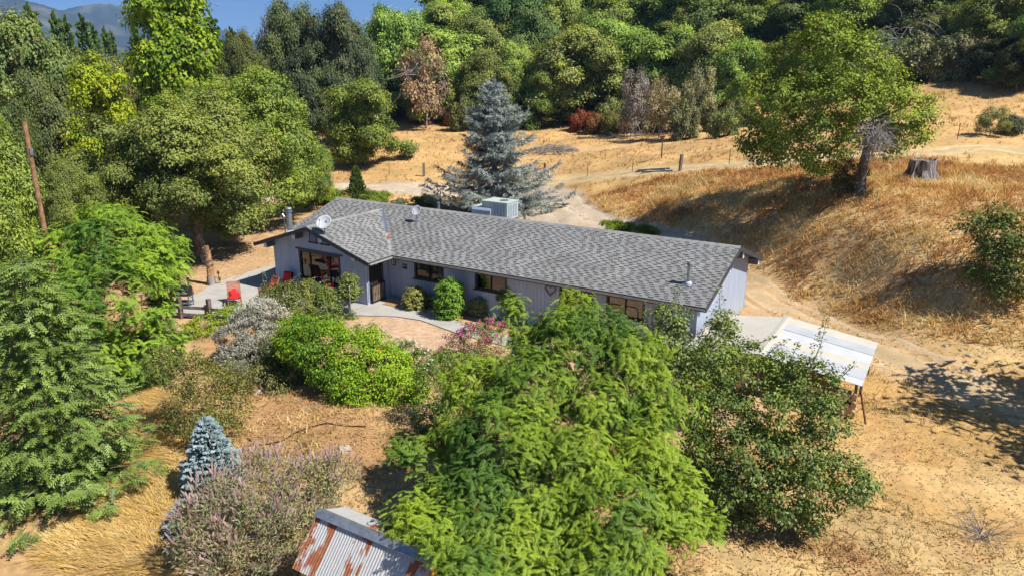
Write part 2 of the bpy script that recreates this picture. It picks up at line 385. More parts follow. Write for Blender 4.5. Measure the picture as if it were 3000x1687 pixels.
drive = GL([(700, 600), (830, 575), (960, 556), (1100, 552), (1250, 556), (1420, 560), (1540, 562), (1610, 590), (1650, 625), (1690, 652)])
drive = [(-60, 12), (-45, 18)]+drive[1:]+[(6.5, 16.5), (11, 14.5)]
upper = GL([(1500, 548), (1640, 532), (1780, 516), (1950, 500), (2200, 482), (2450, 462), (2750, 448), (2990, 446)])+[(48, 34)]
field_track = GL([(1500, 470), (1700, 438), (1900, 415), (2060, 392), (2160, 372)])
east_road = [(13.5, 13.2)]+GL([(2190, 848), (2290, 908), (2420, 978), (2600, 1050), (2800, 1125), (2990, 1200)])+[(38, 1)]
yard = GL([(1010, 950), (1080, 935), (1170, 918), (1300, 960), (1380, 1000), (1240, 1060), (1080, 1050)])
straw = GL([(400, 1140), (560, 1150), (520, 1320), (540, 1450), (560, 1686), (190, 1686), (120, 1640), (330, 1420), (400, 1280)])
straw += []
bare_left = GL([(0, 1500), (330, 1440), (250, 1560), (200, 1686), (0, 1686)])
slope_front = GL([(640, 1130), (830, 1080), (1250, 1300), (1150, 1400), (900, 1450), (700, 1330)])
litter_zone = GL([(2050, 1500), (2480, 1530), (2480, 1686), (2000, 1686)])

def zone_masks(x, y):
    w = {}
    n = fbm(x*.5, y*.5, 21)
    e = (n-.5)*1.6
    w['drive'] = 1-sstep(2.0, 3.1, dist_line(x, y, drive)+e)
    w['upper'] = 1-sstep(1.5, 2.7, dist_line(x, y, upper)+e)
    w['ftrack'] = (1-sstep(.8, 1.8, dist_line(x, y, field_track)+e))*.7
    w['east'] = 1-sstep(1.2, 2.4, dist_line(x, y, east_road)+e)
    dx = np.maximum(np.maximum(-19-x, x-19.0), 0); dy = np.maximum(np.maximum(-7.5-y, y-10.8), 0)
    w['pad'] = 1-sstep(0, 1.8, np.hypot(dx, dy)+e*.7)
    return w
def tall_mask(x, y):
    z = zone_masks(x, y)
    return 1-np.maximum.reduce([z['drive'], z['upper'], z['ftrack'], z['east'], z['pad']])

def ground_cols():
    x, y = XX.ravel(), YY.ravel(); z = zone_masks(x, y)
    n1 = fbm(x*.22, y*.22, 31)[:, None]; n2 = fbm(x*.9, y*.9, 37)[:, None]
    gold = np.array([.52, .325, .125]); pale = np.array([.66, .48, .23]); rust = np.array([.33, .16, .06])
    c = gold+(pale-gold)*sstep(.35, .7, n1)+(rust-gold)*.6*sstep(.55, .8, n2)
    far = sstep(45, 80, np.hypot(x-CAM[0], y-CAM[1]))[:, None]
    c = c*(1-far)+far*(np.array([.55, .355, .15])*(.8+.45*n1))
    def over(c, m, col, var=.25): return c*(1-m[:, None])+m[:, None]*(np.array(col)*(1-var/2+var*n2))
    c = over(c, z['ftrack'], (.60, .40, .20))
    c = over(c, z['upper'], (.58, .42, .19))
    c = over(c, z['east'], (.56, .375, .185))
    c = over(c, z['drive'], (.50, .41, .31))
    c = over(c, z['pad'], (.52, .345, .185))
    # front ground: dirt, straw, leaf litter, some green
    fr = sstep(-6.5, -8.5, y)*1.0
    c = over(c, fr*.85, (.50, .345, .175), .5)
    right = fr*sstep(17, 20, x)
    c = over(c, right*.8, (.55, .40, .18), .5)
    green = right*sstep(.52, .66, fbm(x*.7, y*.7, 77)); c = over(c, green*.55, (.22, .21, .06))
    red = fr*sstep(.48, .62, fbm(x*.6+4, y*.6, 79)); c = over(c, red*.45, (.36, .16, .065), .5)
    c = over(c, in_poly(x, y, straw)*1.0, (.60, .40, .14), .5)
    c = over(c, in_poly(x, y, bare_left)*.9, (.50, .33, .15), .3)
    c = over(c, in_poly(x, y, slope_front)*.8, (.46, .27, .12), .5)
    c = over(c, in_poly(x, y, yard)*1.0, (.55, .38, .245), .1)
    # under the wood: duff
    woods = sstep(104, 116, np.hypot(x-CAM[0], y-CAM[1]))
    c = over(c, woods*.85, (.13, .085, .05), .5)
    west = sstep(-12.5, -17, x)*(1-sstep(48, 60, np.hypot(x-CAM[0], y-CAM[1])))
    c = over(c, west*.5, (.42, .26, .13), .5)
    c = c*np.array([1.0, .98, .98])
    return c
_ny, _nx = XX.shape
_id = np.arange(_ny*_nx).reshape(_ny, _nx)
Q = np.stack([_id[:-1, :-1], _id[:-1, 1:], _id[1:, 1:], _id[1:, :-1]], -1).reshape(-1, 4)
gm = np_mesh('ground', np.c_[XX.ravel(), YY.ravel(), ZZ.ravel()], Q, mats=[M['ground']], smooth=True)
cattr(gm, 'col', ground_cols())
tag(obj('ground', gm), kind='structure')

M['dirt'] = vcol_mat('dirt', noise=.2, nscale=14.0, bump=.35, fine=.12)
def ribbon(name, line, width, m, dz=.03, st=.5, jitter=.35):
    P = [Vector((x, y, 0)) for x, y in line]; pts = []
    for i in range(len(P)-1):
        p0, p1, p2, p3 = P[max(i-1, 0)], P[i], P[i+1], P[min(i+2, len(P)-1)]
        k = max(2, int((p2-p1).length/st))
        for q in range(k):
            t = q/k
            pts.append(.5*((2*p1)+(-p0+p2)*t+(2*p0-5*p1+4*p2-p3)*t*t+(-p0+3*p1-3*p2+p3)*t**3))
    pts.append(P[-1]); n = len(pts); m_ = 17; V = []
    for i, p in enumerate(pts):
        d = (pts[min(i+1, n-1)]-pts[max(i-1, 0)]).normalized(); s = Vector((d.y, -d.x, 0))
        for k in range(m_):
            u = (k/(m_-1)-.5); w = width*(1+jitter*(float(vnoise(i*.35, 7.0+(k > 8)*3))-.5))
            q = p+s*u*w; V.append((q.x, q.y))
    V = np.array(V); e = np.abs(np.tile(np.arange(m_), n)-(m_-1)/2)/((m_-1)/2)
    z = hgt(V[:, 0], V[:, 1])+dz-np.where(e > .99, dz+.05, 0)
    I = np.arange(n*m_).reshape(n, m_); Q = np.stack([I[:-1, :-1], I[:-1, 1:], I[1:, 1:], I[1:, :-1]], -1).reshape(-1, 4)
    off = np.abs(np.tile(np.arange(m_)/(m_-1)-.5, n))*width; rut = np.exp(-((off-.8)/.28)**2); nz = fbm(V[:, 0]*.7, V[:, 1]*.7, 91); z = z-rut*.035*(e < .99)
    c = np.array(m)[None]*(.82+.36*nz)[:, None]; c = c*(1+.22*rut*(nz > .42))[:, None]; mid = np.exp(-(off/.35)**2)*sstep(.45, .6, nz); c = c*(1-.5*mid[:, None])+np.array([.42, .32, .14])*.5*mid[:, None]
    me = np_mesh(name, np.c_[V, z], Q, mats=[M['dirt']], smooth=True); cattr(me, 'col', c)
    return tag(obj(name, me), kind='structure')
ribbon('driveway', drive, 4.4, (.55, .44, .32))
ribbon('dirt_path', upper, 3.0, (.56, .42, .235))
ribbon('dirt_road', east_road, 2.9, (.55, .40, .24), dz=.025)

# flat concrete: patio round the wing, and the curving walk to the porch
def slab(name, poly, z0, z1, m, cuts=()):
    mb = MB(); mb.prism([(x, y, z0) for x, y in poly], (0, 0, z1-z0-.012)); root = tag(mb.build(name, M['groove']), kind='structure')
    bm = bmesh.new(); bm.faces.new([bm.verts.new((x, y, 0)) for x, y in poly]); bmesh.ops.triangulate(bm, faces=bm.faces[:]); bmesh.ops.dissolve_limit(bm, angle_limit=.01, verts=bm.verts[:], edges=bm.edges[:])
    for co, no in cuts: bmesh.ops.bisect_plane(bm, geom=bm.verts[:]+bm.edges[:]+bm.faces[:], plane_co=(*co, 0), plane_no=(*no, 0))
    bmesh.ops.triangulate(bm, faces=[f for f in bm.faces if len(f.verts) > 12]); bmesh.ops.inset_individual(bm, faces=bm.faces[:], thickness=.008, depth=0)
    for f in [f for f in bm.faces if f.calc_area() > .04]:
        P = [v.co.copy() for v in f.verts]
        if f.normal.z < 0: P = P[::-1]
        mb = MB(); mb.prism([(p.x, p.y, z1-.03) for p in P], (0, 0, .03)); mb.build('concrete_slab', m, root)
    bm.free(); return root
slab('patio', [(-11.6, 2.6), (-11.4, -.5), (-11.2, -2.8), (-10.4, -4.2), (-9.4, -6.6), (-8.6, -7.6), (-4.0, -6.6), (-3.2, -3.4), (-.9, -3.0), (-.85, -.2), (-.9, 2.6)][::1], -.1, .05, M['concrete'], [((-9, 0), (1, 0)), ((-6.2, 0), (1, 0)), ((-3.4, 0), (1, 0)), ((0, -1.3), (0, 1)), ((0, -4.1), (0, 1))])
walk_o = [(-.84, -2.95), (.4, -2.35), (1.6, -1.75), (3.0, -1.55), (4.4, -1.85), (5.8, -2.15), (7.6, -2.3), (10.5, -2.4)]
walk_i = [(10.5, -1.25), (7.6, -1.15), (5.8, -.95), (4.2, -.6), (3.0, -.3), (1.9, .0), (1.2, .35), (.6, .73), (-.84, .73)]
slab('walkway', walk_o+walk_i, -.1, .046, M['concrete'], [((x_, 0), (1, 0)) for x_ in (.5, 1.8, 3.1, 4.4, 5.7, 7.0, 8.3)])

# ------------------------------------------------------------------ house
L, W, PT, HE, XW, WC, DW = 16.7, 9.73, .322, 2.6, -8.5, 4.25, 1.81
YM, XS, YG, XE, YB, XWW = .75, -.85, -1.1, 16.13, 8.95, -7.75   # wall planes: main front, wing side, wing front, east, back, west
house = thing('house', 'long single-storey grey house with shingle roof and dark trimmed windows', 'house')
def zmain(x, y): return HE+PT*np.minimum(y, W-y)
def zwing(x, y): return HE+PT*(WC-abs(x-XW-WC))
roof = MB()
def deck(P, zf):
    T_ = .125
    n = len(P); V = [(x, y, zf(x, y)-.02) for x, y in P]+[(x, y, zf(x, y)-.02-T_) for x, y in P]
    roof.add(V, [tuple(range(n)), tuple(range(2*n-1, n-1, -1))]+[(i, n+i, n+(i+1) % n, (i+1) % n) for i in range(n)])
fm = lambda x, y: HE+PT*y
deck([(0, 0), (L, 0), (L, W/2), (XW+WC, W/2), (XW+WC, WC)], fm)
deck([(XW, 0), (XW+WC, WC), (XW+WC, W/2), (XW, W/2)], fm)
deck([(XW, W/2), (L, W/2), (L, W), (XW, W)], lambda x, y: HE+PT*(W-y))
deck([(0, -DW), (0, 0), (XW+WC, WC), (XW+WC, -DW)], zwing)
deck([(XW, -DW), (XW+WC, -DW), (XW+WC, WC), (XW, 0)], zwing)
roof = roof.build('roof', [M['trim']], house)
# shingle courses: every tab a thin wedge; the biggest in view are single parts, the rest one part
EXP = .148
tabs = []   # origin (lower-left), along dir, up-slope dir, normal, width, kind
cs = 1/math.sqrt(1+PT*PT); sn = PT*cs
def courses(org, along, upd, nrm, run, interval):
    n = int(run/EXP)
    for i in range(n+1):
        t0 = i*EXP
        if t0 > run-.02: break
        for a0, a1 in interval(t0+EXP*.5):
            s = a0-.13*(i % 2)-.24*random.random()*.5; alt = i % 2
            while s < a1:
                w = random.choice((.20, .22, .24, .26))
                e0, e1 = max(s, a0), min(s+w, a1)
                if e1-e0 > .03: tabs.append((org+along*e0+upd*t0, along, upd, nrm, e1-e0-.004, alt, min(EXP+.02, run-t0+.01)))
                s += w; alt = 1-alt if random.random() < .96 else alt
V3 = Vector
uF, nF = V3((0, cs, sn)), V3((0, -sn, cs))
run = W/2/cs
def iv_front(t):
    y = t*cs
    if y >= WC: return [(XW, L)]
    return [(XW, XW+y), (-y, L)]
courses(V3((0, 0, HE)), V3((1, 0, 0)), uF, nF, run, lambda t: iv_front(t))
courses(V3((0, W, HE)), V3((-1, 0, 0)), V3((0, -cs, sn)), V3((0, sn, cs)), run, lambda t: [(-L, -XW)])
courses(V3((0, 0, HE)), V3((0, 1, 0)), V3((-cs, 0, sn)), V3((sn, 0, cs)), WC/cs, lambda t: [(-DW, t*cs)])
courses(V3((XW, 0, HE)), V3((0, -1, 0)), V3((cs, 0, sn)), V3((-sn, 0, cs)), WC/cs, lambda t: [(-t*cs, DW)])
def tab_geo(w, kind, ln):
    th0 = .017 if kind == 0 else .009
    yb = EXP*.40
    V = [(0, 0, -.02), (w, 0, -.02), (w, ln, -.02), (0, ln, -.02), (0, 0, th0), (w, 0, th0), (w, yb, th0*.62), (0, yb, th0*.62), (w, ln, .002), (0, ln, .002)]
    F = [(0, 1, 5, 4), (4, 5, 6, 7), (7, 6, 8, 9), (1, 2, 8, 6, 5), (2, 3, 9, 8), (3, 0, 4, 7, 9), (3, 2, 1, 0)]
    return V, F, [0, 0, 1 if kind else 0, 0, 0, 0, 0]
camv = V3(CAM)
tabs.sort(key=lambda t: (t[0]-camv).length if t[3].y < .1 else 999)
shm = [M['shingle'], M['shingle_dark']]
cache = {}
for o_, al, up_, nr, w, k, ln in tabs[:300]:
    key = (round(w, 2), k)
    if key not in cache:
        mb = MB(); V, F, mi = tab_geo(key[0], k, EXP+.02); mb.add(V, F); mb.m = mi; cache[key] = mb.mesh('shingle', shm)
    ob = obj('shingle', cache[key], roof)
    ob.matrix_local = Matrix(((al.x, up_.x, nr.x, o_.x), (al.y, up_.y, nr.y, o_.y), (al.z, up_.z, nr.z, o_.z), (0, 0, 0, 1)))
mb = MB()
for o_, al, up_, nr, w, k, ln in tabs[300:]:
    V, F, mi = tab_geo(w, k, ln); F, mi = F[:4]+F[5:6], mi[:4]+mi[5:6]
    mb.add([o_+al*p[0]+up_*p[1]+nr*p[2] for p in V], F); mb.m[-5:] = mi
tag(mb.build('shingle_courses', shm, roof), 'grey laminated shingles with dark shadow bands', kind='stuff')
# ridge caps
def caps(a, b, nl, nr_, name='ridge_cap'):
    a, b = V3(a), V3(b); d = (b-a).normalized(); n = int((b-a).length/.2); me = None
    mbc = MB()
    for i in range(n):
        p = a+d*i*.2; lift = .016+.006*(i % 2)
        V = []
        for q in (p, p+d*.215):
            V += [q+nl*.15+V3((0, 0, lift*.4)), q+V3((0, 0, lift+.02)), q+nr_*.15+V3((0, 0, lift*.4))]
        V2 = [v-V3((0, 0, .012)) for v in V]
        mbc.add(V+V2, [(0, 1, 4, 3), (1, 2, 5, 4), (6, 7, 1, 0), (7, 8, 2, 1), (9, 10, 4, 3), (10, 11, 5, 4)])
    return tag(mbc.build(name, M['shingle'], roof), kind='stuff')
caps((XW, W/2, HE+PT*W/2), (L, W/2, HE+PT*W/2), V3((0, -cs, -sn)), V3((0, cs, -sn)))
caps((XW+WC, -DW, HE+PT*WC), (XW+WC, WC, HE+PT*WC), V3((-cs, 0, -sn)), V3((cs, 0, -sn)))
# valley flashing (galvanised, rusted near the foot)
def valley(a, b, n, m1):
    a, b = V3(a), V3(b); d = (b-a).normalized(); s = d.cross(n).normalized(); mbv = MB()
    V = [a-s*.13+n*.032, a+n*.02, a+s*.13+n*.032, b-s*.13+n*.032, b+n*.02, b+s*.13+n*.032]
    mbv.add(V+[v-n*.012 for v in V], [(0, 1, 4, 3), (1, 2, 5, 4), (6, 7, 1, 0), (7, 8, 2, 1), (6, 0, 3, 9), (2, 8, 11, 5)])
    return mbv.build('valley_flashing', m1, roof)
nv = (nF+V3((sn, 0, cs))).normalized()
vmid = V3((-2.0, 2.0, HE+PT*2.0))
v1 = valley((-.02, .02, HE+.0), vmid, nv, M['rust_half']); v1['label'] = 'rust-stained lower valley flashing'
valley(vmid, (-WC+.1, WC-.1, HE+PT*(WC-.1)), nv, M['galv'])
nv2 = (nF+V3((-sn, 0, cs))).normalized()
valley((XW+.02, .02, HE), (-WC-.1, WC-.1, HE+PT*(WC-.1)), nv2, M['galv'])
# fascia, barge boards, gutters, beams
def part_bar(name, a, b, w, h, m, par=house): return MB().bar(a, b, w, h).build(name, m, par)
part_bar('fascia', (0.03, .016, HE-.115), (L, .016, HE-.115), .03, .17, M['trim'])
part_bar('fascia', (.016, -DW+.03, HE-.115), (.016, -.0, HE-.115), .03, .17, M['trim'])
part_bar('fascia', (XW, W-.016, HE-.115), (L, W-.016, HE-.115), .03, .17, M['trim'])
part_bar('fascia', (XW-.016, -DW+.03, HE-.115), (XW-.016, 0, HE-.115), .03, .17, M['trim'])
def barge(pa, pb, off, m=M['trim']):
    a, b = V3(pa)-V3((0, 0, .105)), V3(pb)-V3((0, 0, .105)); return MB().bar(a+V3(off), b+V3(off), .035, .2).build('barge_board', m, house)
zr, zw = HE+PT*W/2, HE+PT*WC
barge((XW-.02, -DW, HE), (XW+WC, -DW, zw), (0, -.02, 0)); barge((.02, -DW, HE), (XW+WC, -DW, zw), (0, -.024, 0))
barge((L, 0, HE), (L, W/2, zr), (.02, 0, 0)); barge((L, W, HE), (L, W/2, zr), (.024, 0, 0))
barge((XW, 0, HE), (XW, W/2, zr), (-.02, 0, 0)); barge((XW, W, HE), (XW, W/2, zr), (-.024, 0, 0))
def gutter(a, b, out):
    a, b, o = V3(a), V3(b), V3(out); mbg = MB()
    for (p, q, s, h) in ((0, .10, -.115, .012), (.094, .106, -.075, .09)):
        V = []
        for e in (a, b):
            V += [e+o*p+V3((0, 0, s-h/2)), e+o*q+V3((0, 0, s-h/2)), e+o*q+V3((0, 0, s+h/2)), e+o*p+V3((0, 0, s+h/2))]
        mbg.add(V, [(0, 3, 2, 1), (4, 5, 6, 7), (0, 1, 5, 4), (1, 2, 6, 5), (2, 3, 7, 6), (3, 0, 4, 7)])
    return mbg.build('gutter', M['gut'], house)
M['gut'] = mat('gut', (.36, .35, .33), (.46, .45, .43), 5, .5)
gutter((.13, -.004, HE-.0), (L, -.004, HE), (0, -1, 0)); gutter((.036, -DW, HE), (.036, -.12, HE), (1, 0, 0))
MB().tube([(.1, -DW+.5, HE-.14), (-.3, -DW+.62, HE-.3), (XS+.06, YG+.1, HE-.42), (XS+.06, YG+.05, .2)], .035, 8).build('downpipe', M['siding'], house)
M['beam'] = M['trim']
def beam(a, b, w=.22, h=.29):
    bm = MB().bar(a, b, w, h).build('beam', M['beamside'], house)
    a_, b_ = V3(a), V3(b); d = (b_-a_).normalized()
    MB().bar(b_, b_+d*.02, w+.012, h+.012).build('beam_end', M['white'], bm)
M['beamside'] = mat('beamside', (.10, .105, .12), (.15, .155, .17), 6, .7)
def under(x): return HE+PT*(WC-abs(x-XW-WC))-.145-.15-.015
for x in (-7.72, -5.4, -3.38, -1.13): beam((x, YG, under(x)), (x, -DW+.12, under(x)))
def under_e(y): return HE+PT*min(y, W-y)-.145-.15-.015
for y in (1.1, 3.55, W/2+.9, W-.65): beam((XE, y, under_e(y)), (L-.06, y, under_e(y)))

# walls: dark backing with planks standing proud, pierced by the windows
def wall(name, org, u, n, length, top, openings, bw=.2, gap=.012, par=house, plank=True, thick=.12, m=None):
    """org: bottom start; u: along; n: outward normal; top(s): height; openings: (s0,s1,z0,z1)"""
    org, u, n = V3(org), V3(u), V3(n); mbw = MB()
    xs = sorted({0, length, length/2}|{o[0] for o in openings}|{o[1] for o in openings})
    def seg(mb_, s0, s1, z0, z1f, t0, t1):
        P = [org+u*s0+V3((0, 0, z0)), org+u*s1+V3((0, 0, z0)), org+u*s1+V3((0, 0, z1f(s1))), org+u*s0+V3((0, 0, z1f(s0)))]
        mb_.prism([p+n*t0 for p in P], n*(t1-t0))
    for s0, s1 in zip(xs[:-1], xs[1:]):
        if s1-s0 < 1e-4: continue
        op = [o for o in openings if o[0] <= s0+1e-6 and o[1] >= s1-1e-6]
        if not op: seg(mbw, s0, s1, 0, top, -thick, 0)
        else:
            o = op[0]
            if o[2] > .03: seg(mbw, s0, s1, 0, lambda s: o[2], -thick, 0)
            seg(mbw, s0, s1, o[3], top, -thick, 0)
    wo_ = mbw.build(name, M['groove'], par)
    if not plank: return wo_
    k = int(math.ceil(length/bw))
    for i in range(k):
        a, b = i*bw+gap/2, min((i+1)*bw, length)-gap/2
        if b-a < .02: continue
        cuts = sorted({a, b}|{c for o in openings for c in (o[0], o[1]) if a+.01 < c < b-.01})
        for s0, s1 in zip(cuts[:-1], cuts[1:]):
            mid = (s0+s1)/2
            op = [o for o in openings if o[0] < mid < o[1]]
            rng_ = []
            if not op: rng_ = [(0.02, None)]
            else:
                o = op[0]
                if o[2] > .05: rng_.append((.02, o[2]))
                if top(mid)-o[3] > .03: rng_.append((o[3], None))
            for z0, z1 in rng_:
                mp_ = MB(); tf = (lambda s: top(s)-.005) if z1 is None else (lambda s, z=z1: z)
                seg(mp_, s0, s1, z0, tf, .001, .017); mp_.build('plank', m or M['siding'], wo_)
    return wo_
soff = lambda y: HE+PT*y-.15
win_main = [(.98, 2.72, 1.36, 2.33), (4.85, 6.57, 1.38, 2.33), (9.65, 11.2, 1.3, 2.33), (12.05, 13.72, 1.28, 2.33)]
op_main = [(a-XS, b-XS, c, d) for a, b, c, d in win_main]
wall('front_wall', (XS, YM, 0), (1, 0, 0), (0, -1, 0), XE-XS, lambda s: soff(YM), op_main)
gx0, glen = XWW, XS-XWW
BW = (-5.62, -2.72, .72, 2.36)
wall('gable_wall', (XWW, YG, 0), (1, 0, 0), (0, -1, 0), glen, lambda s: HE+PT*(WC-abs(XWW+s-XW-WC))-.15, [(BW[0]-XWW, BW[1]-XWW, BW[2], BW[3])])
wall('side_wall', (XS, YG, 0), (0, 1, 0), (1, 0, 0), YM-YG, lambda s: HE+PT*(-XS)-.15, [(.22, 1.24, .06, 2.14)])
wall('east_wall', (XE, YM, 0), (0, 1, 0), (1, 0, 0), YB-YM, lambda s: HE+PT*min(YM+s, W-YM-s)-.15, [], m=M['siding'])
wall('back_wall', (XE, YB, 0), (-1, 0, 0), (0, 1, 0), XE-XWW, lambda s: HE+PT*(W-YB)-.15, [], plank=False)
wall('west_wall', (XWW, YB, 0), (0, -1, 0), (-1, 0, 0), YB-YG, lambda s: HE+PT*max(.75, min(YB-s, W-YB+s) if YB-s > .75 else .75)-.15, [], plank=False)
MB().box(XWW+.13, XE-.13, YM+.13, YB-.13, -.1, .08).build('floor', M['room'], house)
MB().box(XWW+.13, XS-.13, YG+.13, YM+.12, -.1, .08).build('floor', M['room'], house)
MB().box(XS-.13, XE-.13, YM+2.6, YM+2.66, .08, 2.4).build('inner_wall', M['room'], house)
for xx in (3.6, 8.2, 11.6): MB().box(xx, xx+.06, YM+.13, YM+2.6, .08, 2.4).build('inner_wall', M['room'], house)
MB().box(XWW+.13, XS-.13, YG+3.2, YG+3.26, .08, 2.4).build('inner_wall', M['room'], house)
# corner trims
for x, y, t in ((XS+.005, YG-.005, 2.3), (XE+.005, YM-.005, 2.55), (XE+.005, YB-.02, 2.55)):
    MB().box(x-.05, x+.03, y-.03, y+.05, 0, t).build('corner_trim', M['siding'], house)

def window(org, u, n, w, h, mull, blinds, sill=True):
    """org = lower-left of the opening on the wall plane"""
    org, u, n = V3(org), V3(u), V3(n); z = V3((0, 0, 1))
    def bx(mb_, a0, a1, b0, b1, t0, t1):
        P = [org+u*a0+z*b0+n*t0, org+u*a1+z*b0+n*t0, org+u*a1+z*b1+n*t0, org+u*a0+z*b1+n*t0]; mb_.prism(P, n*(t1-t0))
    fr = MB(); c = .09
    bx(fr, -c, 0.012, -.02, h+c, -.1, .05); bx(fr, w-.012, w+c, -.02, h+c, -.1, .05)
    bx(fr, .013, w-.013, h-.012, h+c-.002, -.1, .047); bx(fr, .013, w-.013, -.022, .02, -.1, .047)
    win = fr.build('window', M['trim'], house)
    if sill:
        s = MB(); bx(s, -c-.08, w+c+.08, -.075, -.023, -.02, .11); s.build('sill', M['trim'], win)
    sash = MB()
    e = [0.014]+[m_*w for m_ in mull]+[w-.014]
    for m_ in mull: bx(sash, m_*w-.022, m_*w+.022, .021, h-.014, -.075, .02)
    bx(sash, .015, w-.015, .021, .06, -.07, .015); bx(sash, .015, w-.015, h-.05, h-.014, -.07, .015)
    sash.build('sash', M['black'], win)
    for i in range(len(e)-1):
        p = MB(); bx(p, e[i]+.024, e[i+1]-.024, .061, h-.051, -.04, -.034); p.build('pane', M['glass'], win)
    for kind, a0, a1 in blinds:
        if kind == 'v':
            k = int((a1-a0)*w/.095)
            for i in range(k):
                s0 = a0*w+i*.095; q = MB(); x0 = org+u*s0+n*(-.16); x1 = org+u*(s0+.06)+n*(-.125)
                P = [x0+z*.08, x1+z*.08, x1+z*(h-.06), x0+z*(h-.06)]; q.prism(P, V3((-.003, -.003, 0))); q.build('blind_slat', M['blind'], win)
        else:
            q = MB(); k = int((h-.14)/.05)
            for i in range(k):
                b0 = .08+i*.05; bx(q, a0*w+.02, a1*w-.02, b0, b0+.036, -.125, -.118)
            tag(q.build('blind', M['blind'], win), kind='stuff')
    return win
for (a, b, c, d), bl in zip(win_main, ([('h', .02, .5)], [('h', .02, .98)], [('h', .0, 1)], [('h', .5, 1)])):
    window((a, YM, c), (1, 0, 0), (0, -1, 0), b-a, d-c, (.5,), bl)
wb = window((BW[0], YG, BW[2]), (1, 0, 0), (0, -1, 0), BW[1]-BW[0], BW[3]-BW[2], (.25, .75), [('v', .2, .98)])
wb['label'] = 'wide three-pane picture window with vertical blinds'
MB().box(BW[0]-.3, BW[1]+.3, YG-.07, YG-.0175, BW[3]+.092, BW[3]+.16).build('head_trim', M['trim'], wb)
# louvred gable vents
for x0, x1, z0, z1 in ((-4.72, -4.3, 2.98, 3.62), (-3.86, -3.44, 2.98, 3.4)):
    v = MB(); v.box(x0-.06, x0, YG-.06, YG-.018, z0, z1).box(x1, x1+.06, YG-.06, YG-.018, z0, z1).box(x0-.06, x1+.06, YG-.06, YG-.018, z1, z1+.06).box(x0-.14, x1+.14, YG-.09, YG-.018, z0-.06, z0)
    v.box(x0, x1, YG-.026, YG-.018, z0, z1)
    v = v.build('gable_vent', M['trim'], house)
    k = int((z1-z0)/.085)
    for i in range(k):
        zz = z0+.03+i*.085
        MB().add([(x0, YG-.055, zz), (x1, YG-.055, zz), (x1, YG-.03, zz+.05), (x0, YG-.03, zz+.05), (x0, YG-.055, zz-.01), (x1, YG-.055, zz-.01), (x1, YG-.03, zz+.04), (x0, YG-.03, zz+.04)],
                 [(0, 1, 2, 3), (7, 6, 5, 4), (0, 4, 5, 1), (2, 6, 7, 3)]).build('louvre', M['siding'], v)
# entry door, wall lantern, meter box
dr = MB(); dr.box(XS-.06, XS-.02, YG+.23, YG+1.23, .06, 2.13); dr = dr.build('door', M['doorwood'], house)
MB().box(XS-.0, XS+.035, YG+.16, YG+.22, .06, 2.2).box(XS-.0, XS+.035, YG+1.24, YG+1.30, .06, 2.2).box(XS, XS+.035, YG+.22, YG+1.24, 2.14, 2.2).build('door_frame', M['trim'], dr)
MB().lathe([(.03, 0), (.035, .03), (.02, .06)], (XS-.02, YG+1.12, 1.02), 10, (1, 0, 0)).build('handle', M['steel'], dr)
ln = MB(); lx, ly = -.42, YM-.14
ln.box(lx-.09, lx+.09, ly-.09, ly+.09, 2.2, 2.23).box(lx-.07, lx+.07, ly-.07, ly+.07, 1.86, 1.89)
for sx in (-1, 1):
    for sy in (-1, 1): ln.box(lx+sx*.065-.012, lx+sx*.065+.012, ly+sy*.065-.012, ly+sy*.065+.012, 1.89, 2.2)
ln.box(lx-.04, lx+.04, ly+.09, YM-.017, 1.98, 2.12)
ln = ln.build('wall_lantern', M['black'], house)
MB().box(lx-.05, lx+.05, ly-.05, ly+.05, 1.892, 2.198).build('lantern_glass', M['blind'], ln)
mb = MB().box(14.25, 14.52, YM-.16, YM-.018, 1.3, 1.62); mb.tube([(14.38, YM-.06, 1.3), (14.38, YM-.06, .3)], .02, 6)
mb.build('meter_box', M['whitepanel'], house)
MB().tube([(XE-.35, YM-.05, .1), (XE-.35, YM-.05, 2.4)], .035, 8).build('conduit', M['siding'], house)
# flue pipes and roof vents
def flue(x, y, z, h, r, capr):
    f_ = MB().lathe([(r, -.15), (r, h*.45), (r*1.06, h*.455), (r*1.06, h*.47), (r, h*.475), (r, h)], (x, y, z), 14).build('flue_pipe', M['galv'], house, smooth=False)
    MB().lathe([(r*1.06, h-.03), (capr, h), (capr, h+.05), (capr*.8, h+.1), (.02, h+.13)], (x, y, z+.0), 14).build('cap', M['steel'], f_)
    MB().lathe([(r*1.9, -.09), (r*1.7, .04), (r*1.08, .13)], (x, y, z), 14).build('flashing', M['whitepanel'], f_)
    return f_
zf = HE+PT*(-6.5-XW)
f1 = flue(-6.5, -.9, zf, 1.3, .155, .2)
MB().lathe([(.2, 1.14), (.2, 1.22)], (-6.5, -.9, zf), 14).build('storm_collar', M['steel'], f1)
f2 = flue(15.45, 1.46, HE+PT*1.46, .86, .095, .12)
MB().box(15.2, 15.7, 1.2, 1.72, 0, .012, Matrix.Translation((0, 0, HE+.026)) @ Matrix(((1, 0, 0, 0), (0, 1, 0, 0), (0, PT, 1, 0), (0, 0, 0, 1)))).build('base_flashing', M['galv'], f2)
MB().tube([(-7.3, -.55, 2.7), (-7.3, -.55, 4.0), (-7.38, -.55, 4.12), (-7.5, -.55, 4.1), (-7.56, -.55, 3.95)], .035, 8).build('service_mast', M['galv'], house)
MB().tube([(-7.05, -.55, 2.7), (-7.05, -.55, 3.9), (-7.13, -.55, 4.0), (-7.25, -.55, 3.95), (-7.3, -.55, 3.8)], .03, 8).build('service_mast', M['whitepanel'], house)
